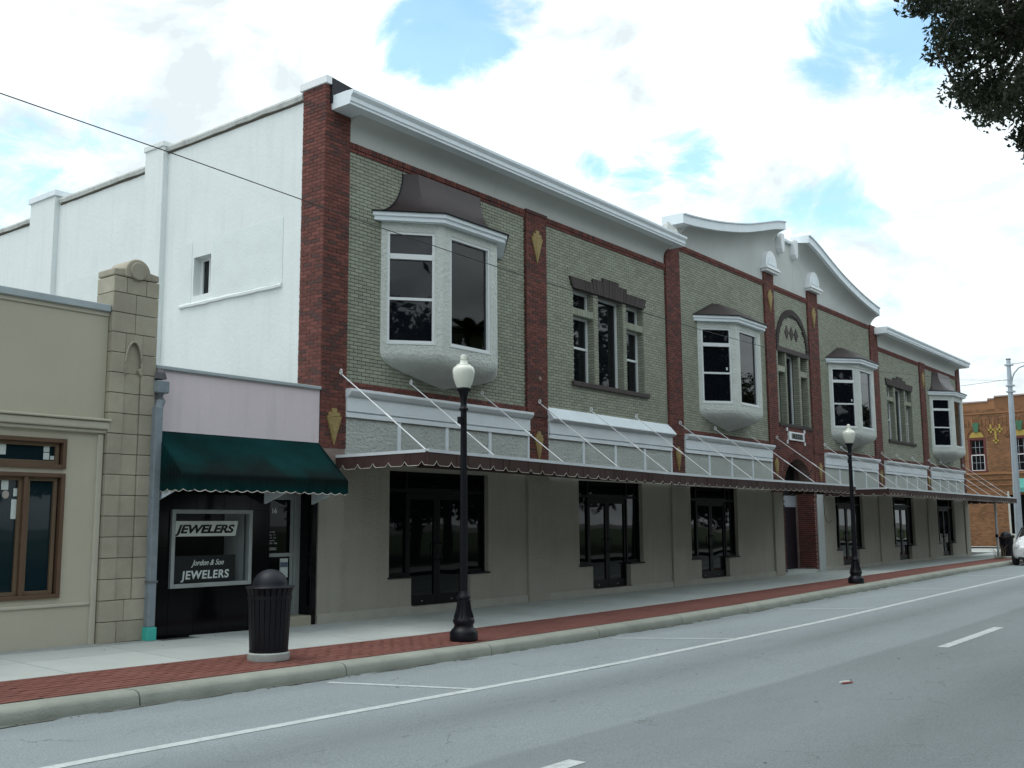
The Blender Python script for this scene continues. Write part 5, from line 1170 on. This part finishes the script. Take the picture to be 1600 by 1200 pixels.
# ------------------------------------------------------------------ parked car (nose towards us)
def car(x0, yc, label):
    z0 = G(x0) + .004; C = thing('parked_car', label, 'car', (x0 + 1.3, yc, z0)); W = .78; rings = []
    #  x, half width, bottom z, hood/shoulder z, top z, top half width
    secs = [(0.0, .52, .30, .62, .66, .40), (.06, .66, .22, .70, .74, .52), (.25, .76, .20, .80, .88, .60), (.60, W, .20, .86, .98, .64), (.75, W, .20, .88, 1.08, .63), (1.25, W, .20, .92, 1.50, .58), (1.7, W, .20, .94, 1.55, .57), (2.25, W, .20, .94, 1.50, .56), (2.52, W - .02, .22, .93, 1.32, .56), (2.64, W - .08, .32, .85, 1.0, .56)]
    for dx, hw, zb, zs_, zt_, tw_ in secs:
        rings.append([(x0 + dx, yc + s_ * w_, z0 + z) for s_, w_, z in ((-1, hw * .93, zb), (-1, hw, zb + .14), (-1, hw, zs_ - .1), (-1, hw * .97, zs_), (-1, tw_, zt_ - .05), (-1, tw_ * .8, zt_), (1, tw_ * .8, zt_), (1, tw_, zt_ - .05), (1, hw * .97, zs_), (1, hw, zs_ - .1), (1, hw, zb + .14), (1, hw * .93, zb))])
    bo = B().loft(rings).build('body', car_white, C, smooth=True); sb_ = bo.modifiers.new('s', 'SUBSURF'); sb_.levels = 1; sb_.render_levels = 2
    B().add([(x0 + .76, yc - .60, z0 + 1.05), (x0 + .76, yc + .60, z0 + 1.05), (x0 + 1.20, yc + .50, z0 + 1.47), (x0 + 1.20, yc - .50, z0 + 1.47)], [(0, 1, 2, 3)]).build('windscreen', glass, C).modifiers.new('t', 'SOLIDIFY').thickness = .02
    for s_ in (-1, 1):
        B().add([(x0 + .95, yc + s_ * .745, z0 + .98), (x0 + 2.2, yc + s_ * .75, z0 + .98), (x0 + 2.1, yc + s_ * .61, z0 + 1.42), (x0 + 1.35, yc + s_ * .615, z0 + 1.42)], [(0, 1, 2, 3)]).build('side_window', glass, C).modifiers.new('t', 'SOLIDIFY').thickness = .03
        hl = B(); ringh = []
        for k, (dx, r) in enumerate(((.02, .05), (.06, .12), (.22, .14), (.32, .10))): ringh.append([(x0 + dx, yc + s_ * .55 + r * .85 * math.cos(t), z0 + .67 + dx * .25 + r * math.sin(t)) for t in np.linspace(0, 2 * math.pi, 15)[:-1]])
        hl.loft(ringh).build('headlight', lamp_lens, C, smooth=True)
        B().loft([[(x0 + .98 + a, yc + s_ * (.80 + b_), z0 + 1.02 + c) for a, c in ((-.05, 0), (.06, 0), (.06, .12), (-.05, .1))] for b_ in (0, .16)]).build('wing_mirror', car_dark, C, bevel=.02)
        for dx in (.48, 2.28):
            wp = Matrix.Translation((x0 + dx, yc + s_ * .70, z0 + .285)) @ Matrix.Rotation(R(90), 4, 'X')
            ty = B().lathe([(.18, -.08), (.27, -.085), (.285, -.06), (.285, .06), (.27, .085), (.18, .08)], 0, 0, 28).build('wheel', tyre_m, C, smooth=True); ty.matrix_parent_inverse = Matrix.Identity(4); ty.matrix_world = wp
            ty.matrix_parent_inverse = wmat(C).inverted()
            rm = B().lathe([(0, -.05), (.17, -.06), (.185, -.07), (.185, .07), (.17, .06), (0, .05)], 0, 0, 20).build('rim', rim_m, None, smooth=True); rm.parent = ty
    bx('grille', car_dark, C, x0 - .015, x0 + .10, yc - .30, yc + .30, z0 + .40, z0 + .52, bevel=.02); bx('lower_intake', car_dark, C, x0 + .02, x0 + .14, yc - .52, yc + .52, z0 + .22, z0 + .33, bevel=.02)
    bx('number_plate', white_paint, C, x0 - .03, x0 - .012, yc - .15, yc + .15, z0 + .41, z0 + .51)
car(31.2, -4.56, 'white compact car parked at the kerb with its headlights facing the sidewalk lamps')

# ------------------------------------------------------------------ trees
def leaf_mesh(cents, rads, counts, size, seed):
    r = np.random.default_rng(seed); V = []; k = 0; F = []; A = []
    tot = int(sum(counts)); C_ = np.repeat(np.array(cents), counts, axis=0); Rr = np.repeat(np.array(rads), counts)
    d = r.normal(size=(tot, 3)); d /= np.linalg.norm(d, axis=1)[:, None]; rad = Rr * r.random(tot) ** (1 / 2.2)
    p = C_ + d * rad[:, None] * np.array([1, 1, .8])
    u = r.normal(size=(tot, 3)); u /= np.linalg.norm(u, axis=1)[:, None]; t = r.normal(size=(tot, 3)); t -= (t * u).sum(1)[:, None] * u; t /= np.linalg.norm(t, axis=1)[:, None]
    s_ = size * r.uniform(.5, 1.6, tot)[:, None]
    V = np.stack([p - u * s_ * .5, p + t * s_ * .20, p + u * s_ * .5, p - t * s_ * .20], 1).reshape(-1, 3); F = np.arange(tot * 4).reshape(-1, 4); A = r.random(tot).astype(np.float32)
    return V, F, A
def crown(name, parent, V, F, A, m):
    me = bpy.data.meshes.new(name); n = len(F); me.vertices.add(len(V)); me.vertices.foreach_set('co', V.astype(np.float32).ravel()); me.loops.add(n * 4); me.loops.foreach_set('vertex_index', F.ravel().astype(np.int32))
    me.polygons.add(n); me.polygons.foreach_set('loop_start', np.arange(0, n * 4, 4, dtype=np.int32)); me.polygons.foreach_set('loop_total', np.full(n, 4, dtype=np.int32)); me.update(calc_edges=True)
    at = me.attributes.new('rnd', 'FLOAT', 'FACE'); at.data.foreach_set('value', A); me.materials.append(m); o = bpy.data.objects.new(name, me); col.objects.link(o); setparent(o, parent); return o
def limbs(b, base, targets, r0, seed, sag=.3):
    r = np.random.default_rng(seed)
    for tx in targets:
        a, c = Vector(base), Vector(tx); mid1 = a.lerp(c, .35) + Vector((r.uniform(-.5, .5), r.uniform(-.5, .5), .5 + r.uniform(0, .5))); mid2 = a.lerp(c, .7) + Vector((r.uniform(-.4, .4), r.uniform(-.4, .4), .35))
        b.tube([a, mid1, mid2, c], [r0, r0 * .62, r0 * .32, .02], 8)
# the oak whose branches hang into the picture
TX, TY = 5.2, -16.6
oak = thing('oak_tree', 'dark live oak with branches hanging over the road and small drooping leaves', 'tree', (TX, TY, .1))
LUMPS = [(-.44, -10.16, 7.49, .30), (-.03, -10.22, 7.54, .26), (1.28, -10.18, 8.01, .42), (.96, -10.34, 7.5, .36), (-.1, -10.83, 7.17, .62), (.83, -10.95, 7.19, .8), (.79, -10.26, 7.22, .30), (.24, -10.55, 6.67, .34), (1.59, -10.49, 7.03, .45), (.3, -11.02, 6.45, .5), (.77, -10.31, 6.72, .20), (1.22, -10.69, 6.62, .28), (1.14, -11.04, 6.41, .45), (1.53, -10.83, 6.33, .18), (1.41, -10.41, 7.45, .40), (2.14, -11.2, 7.44, 1.1), (.36, -11.46, 7.53, 1.2), (.83, -10.82, 8.34, 1.0), (.79, -10.26, 8.44, .6), (.94, -11.72, 6.25, 1.1), (-.03, -12.14, 6.92, 1.5), (2.16, -10.28, 7.06, .2)]
LUMPS = [(x, y, z + .12, r_) for x, y, z, r_ in LUMPS]
rt = np.random.default_rng(5); tg = [l[:3] for l in LUMPS]
cents, rads, counts = [], [], []
for (x, y, z, r_) in LUMPS:
    nsub = max(3, int(26 * r_ ** 1.6))
    for k in range(nsub):
        d = rt.normal(size=3); d /= np.linalg.norm(d); q = np.array([x, y, z]) + d * r_ * rt.random() ** .5 * .9
        cents.append(q); rr_ = rt.uniform(.12, .26); rads.append(rr_); counts.append(int(1900 * rr_ ** 1.6))
for k in range(70):
    t = rt.uniform(0, 6.28); q = rt.random() ** .5 * 5.4; x, y = 5.0 + math.cos(t) * q, -16.5 + math.sin(t) * q * .9; z = 8.6 + rt.uniform(-1.8, 2.2) * (1 - q / 8)
    if y > -12.5 and x < 4: continue
    cents.append((x, y, z)); rads.append(rt.uniform(.6, 1.1)); counts.append(260)
V, F, A = leaf_mesh(cents, rads, counts, .066, 4); crown('crown', oak, V, F, A, oak_leaf)
ce2, ra2, co2 = [], [], []
for k in range(90):
    t = rt.uniform(0, 6.28); q = rt.random() ** .5 * 5.6; x, y = 5.6 + math.cos(t) * q, -17.5 + math.sin(t) * q * .9; z = rt.uniform(5.2, 12.5 - 4 * (q / 5.6) ** 2)
    if y > -13.2: continue
    ce2.append((x, y, z)); ra2.append(rt.uniform(.7, 1.4)); co2.append(170)
V, F, A = leaf_mesh(ce2, ra2, co2, .40, 6); crown('crown', oak, V, F, A, oak_leaf)
b = B(); b.tube([(TX, TY, 0), (TX - .1, TY + .1, 1.6), (TX + .1, TY, 3.2), (TX - .1, TY + .3, 4.4)], [.55, .42, .38, .34], 14); b.build('trunk', bark, oak, smooth=True)
b = B(); limbs(b, (TX - .1, TY + .3, 4.2), [(.36, -11.46, 7.4), (.9, -10.9, 7.8), (2.14, -11.2, 7.3), (.94, -11.7, 6.4), (-.2, -12.1, 7.0), (8.5, -18, 9), (5, -20, 9.5), (2, -18.5, 9), (8, -14, 9)], .17, 8)
limbs(b, (.83, -10.95, 7.3), [l[:3] for l in LUMPS if l[3] < .6], .045, 9); b.build('limbs', bark, oak, smooth=True)
# park trees behind the viewer, added to shade the front and show in windows
def added_park_tree(x, y, h, rad, label, seed):
    r = np.random.default_rng(seed); T = thing('added_park_tree', label, 'tree', (x, y, .1), 'trees added out of view across the road'); z0 = .1
    b = B(); b.tube([(x, y, z0), (x + .15, y, h * .14), (x, y + .1, h * .30)], [.42, .33, .26], 10); b.build('trunk', bark, T, smooth=True)
    ce, ra, co = [], [], []
    for k in range(110):
        t = r.uniform(0, 6.28); q = r.random() ** .5 * rad; top = h * (1 - .40 * (q / rad) ** 2); bot = h * (.20 + .08 * r.random()); zz = r.uniform(bot, top); ce.append((x + math.cos(t) * q, y + math.sin(t) * q, zz)); ra.append(r.uniform(.7, 1.5)); co.append(150)
    b = B(); limbs(b, (x, y + .1, h * .28), [ce[k] for k in range(0, 110, 11)], .15, seed + 1); b.build('limbs', bark, T, smooth=True)
    V, F, A = leaf_mesh(ce, ra, co, .46, seed + 2); crown('crown', T, V, F, A, oak_leaf)
PARK = [(-27, -21, 14, 6.2, 'beyond the tan building'), (-17, -22, 14, 6.2, 'opposite the tan building'), (-5.5, -21, 15, 6.4, 'opposite the jewelers shop'), (14.5, -19.5, 15, 6.4, 'opposite the stepped lintel window'), (24.5, -20.5, 10.5, 6.0, 'opposite the arched entrance'), (34.5, -19, 15, 6.2, 'opposite the second street lamp'), (45, -20, 14, 6.2, 'opposite the far flared bay'), (56, -19, 9.5, 6.0, 'opposite the side street'), (68, -21, 15, 6.6, 'opposite the orange brick building'), (4, -33, 14, 6.2, 'deep in the park behind the palm'), (20, -36, 14, 6.4, 'deep in the park behind the entrance oak')]
for k, (x, y, h, r_, wh) in enumerate(PARK): added_park_tree(x, y, h, r_, 'broad oak added out of view on the park lawn ' + wh, 21 + 10 * k)
def palm(x, y, h, label, seed):  # palms out of view, added so they show in the window glass
    r = np.random.default_rng(seed); T = thing('added_palm_tree', label, 'palm', (x, y, .1)); b = B(); b.tube([(x, y, .1), (x + .1, y, h * .5), (x, y, h)], [.2, .16, .14], 10); b.build('trunk', bark, T, smooth=True)
    for k in range(26):
        t = 2 * math.pi * k / 26 + r.uniform(-.1, .1); el_ = r.uniform(-.5, .9); f = B(); pr = None; L_ = 2.0
        for j in range(7):
            s_ = j / 6; rr_ = L_ * s_ * math.cos(el_ * .6); zz = h + L_ * s_ * math.sin(el_) - 1.1 * s_ * s_; wd_ = .28 * math.sin(math.pi * min(1, s_ + .12)) + .01; px, py = x + rr_ * math.cos(t), y + rr_ * math.sin(t); cur = [(px - wd_ * math.sin(t), py + wd_ * math.cos(t), zz - wd_ * .5), (px, py, zz), (px + wd_ * math.sin(t), py - wd_ * math.cos(t), zz - wd_ * .5)]
            if pr: f.add(pr + cur, [(0, 1, 4, 3), (1, 2, 5, 4)])
            pr = cur
        f.build('frond', palm_leaf, T)
palm(23.3, -17.5, 10.5, 'tall cabbage palm added out of view on the park lawn near the road', 191)
palm(9.6, -20, 6.5, 'cabbage palm added out of view on the park lawn in front of the oaks', 181)

# ------------------------------------------------------------------ litter and fallen leaves on the road
lt_ = thing('litter', 'crumpled red and white paper tube lying on the asphalt', 'litter', (.35, -8.75, G(.35)))
zl = G(.35) + .022
B().tube([(.25, -8.715, zl), (.30, -8.735, zl + .002), (.38, -8.775, zl)], .013, 8).build('paper_tube', litter_white, lt_, smooth=True); B().tube([(.27, -8.735, zl - .010), (.33, -8.765, zl - .008), (.41, -8.80, zl - .008)], .010, 8).build('red_wrapper', litter_red, lt_, smooth=True)
lv = B()
for k in range(150):
    if k < 95: x, y = rng.uniform(-7, 14), -3.76 - abs(rng.normal(0, .05))
    else: x, y = rng.uniform(-7, 20), rng.uniform(-11, -4)
    z = G(x) + .006; a = rng.uniform(0, 3.14); l, w_ = rng.uniform(.012, .032), rng.uniform(.005, .011); c, s_ = math.cos(a), math.sin(a)
    lv.add([(x + c * l, y + s_ * l, z), (x - s_ * w_, y + c * w_, z + .006), (x - c * l, y - s_ * l, z), (x + s_ * w_, y - c * w_, z + .004)], [(0, 1, 2, 3)])
for k in range(45):
    x, y = rng.uniform(-6, 8), rng.uniform(-3.3, -.1); z = gz(x, y) + .006; a = rng.uniform(0, 3.14); l, w_ = rng.uniform(.01, .022), rng.uniform(.005, .01); c, s_ = math.cos(a), math.sin(a)
    lv.add([(x + c * l, y + s_ * l, z), (x - s_ * w_, y + c * w_, z + .004), (x - c * l, y - s_ * l, z), (x + s_ * w_, y - c * w_, z + .003)], [(0, 1, 2, 3)])
gr = B()
for k in range(150):
    x = rng.uniform(-8, 24); y = -3.735 - abs(rng.normal(0, .035)); l, w_ = rng.uniform(.05, .35), rng.uniform(.008, .03); z = G(x) + .004; m_ = 9
    gr.add([(x + l * math.cos(t) * rng.uniform(.6, 1.1), y + w_ * math.sin(t) * rng.uniform(.6, 1.1), z + .0006 * (k % 5)) for t in np.linspace(0, 2 * math.pi, m_ + 1)[:-1]], [tuple(range(m_))])
stuff(gr.build('gutter_grit', M('grit_dark', (0.10, 0.10, 0.085), 0.95, 0.3, 12), road, recalc=False))
ff = stuff(lv.build('fallen_leaves', M('dead_leaf', (0.085, 0.07, 0.05), 0.9, 0.3, 8), recalc=False)); ff['label'] = 'small dead leaves and grit scattered along the gutter and road'; ff['category'] = 'leaves'
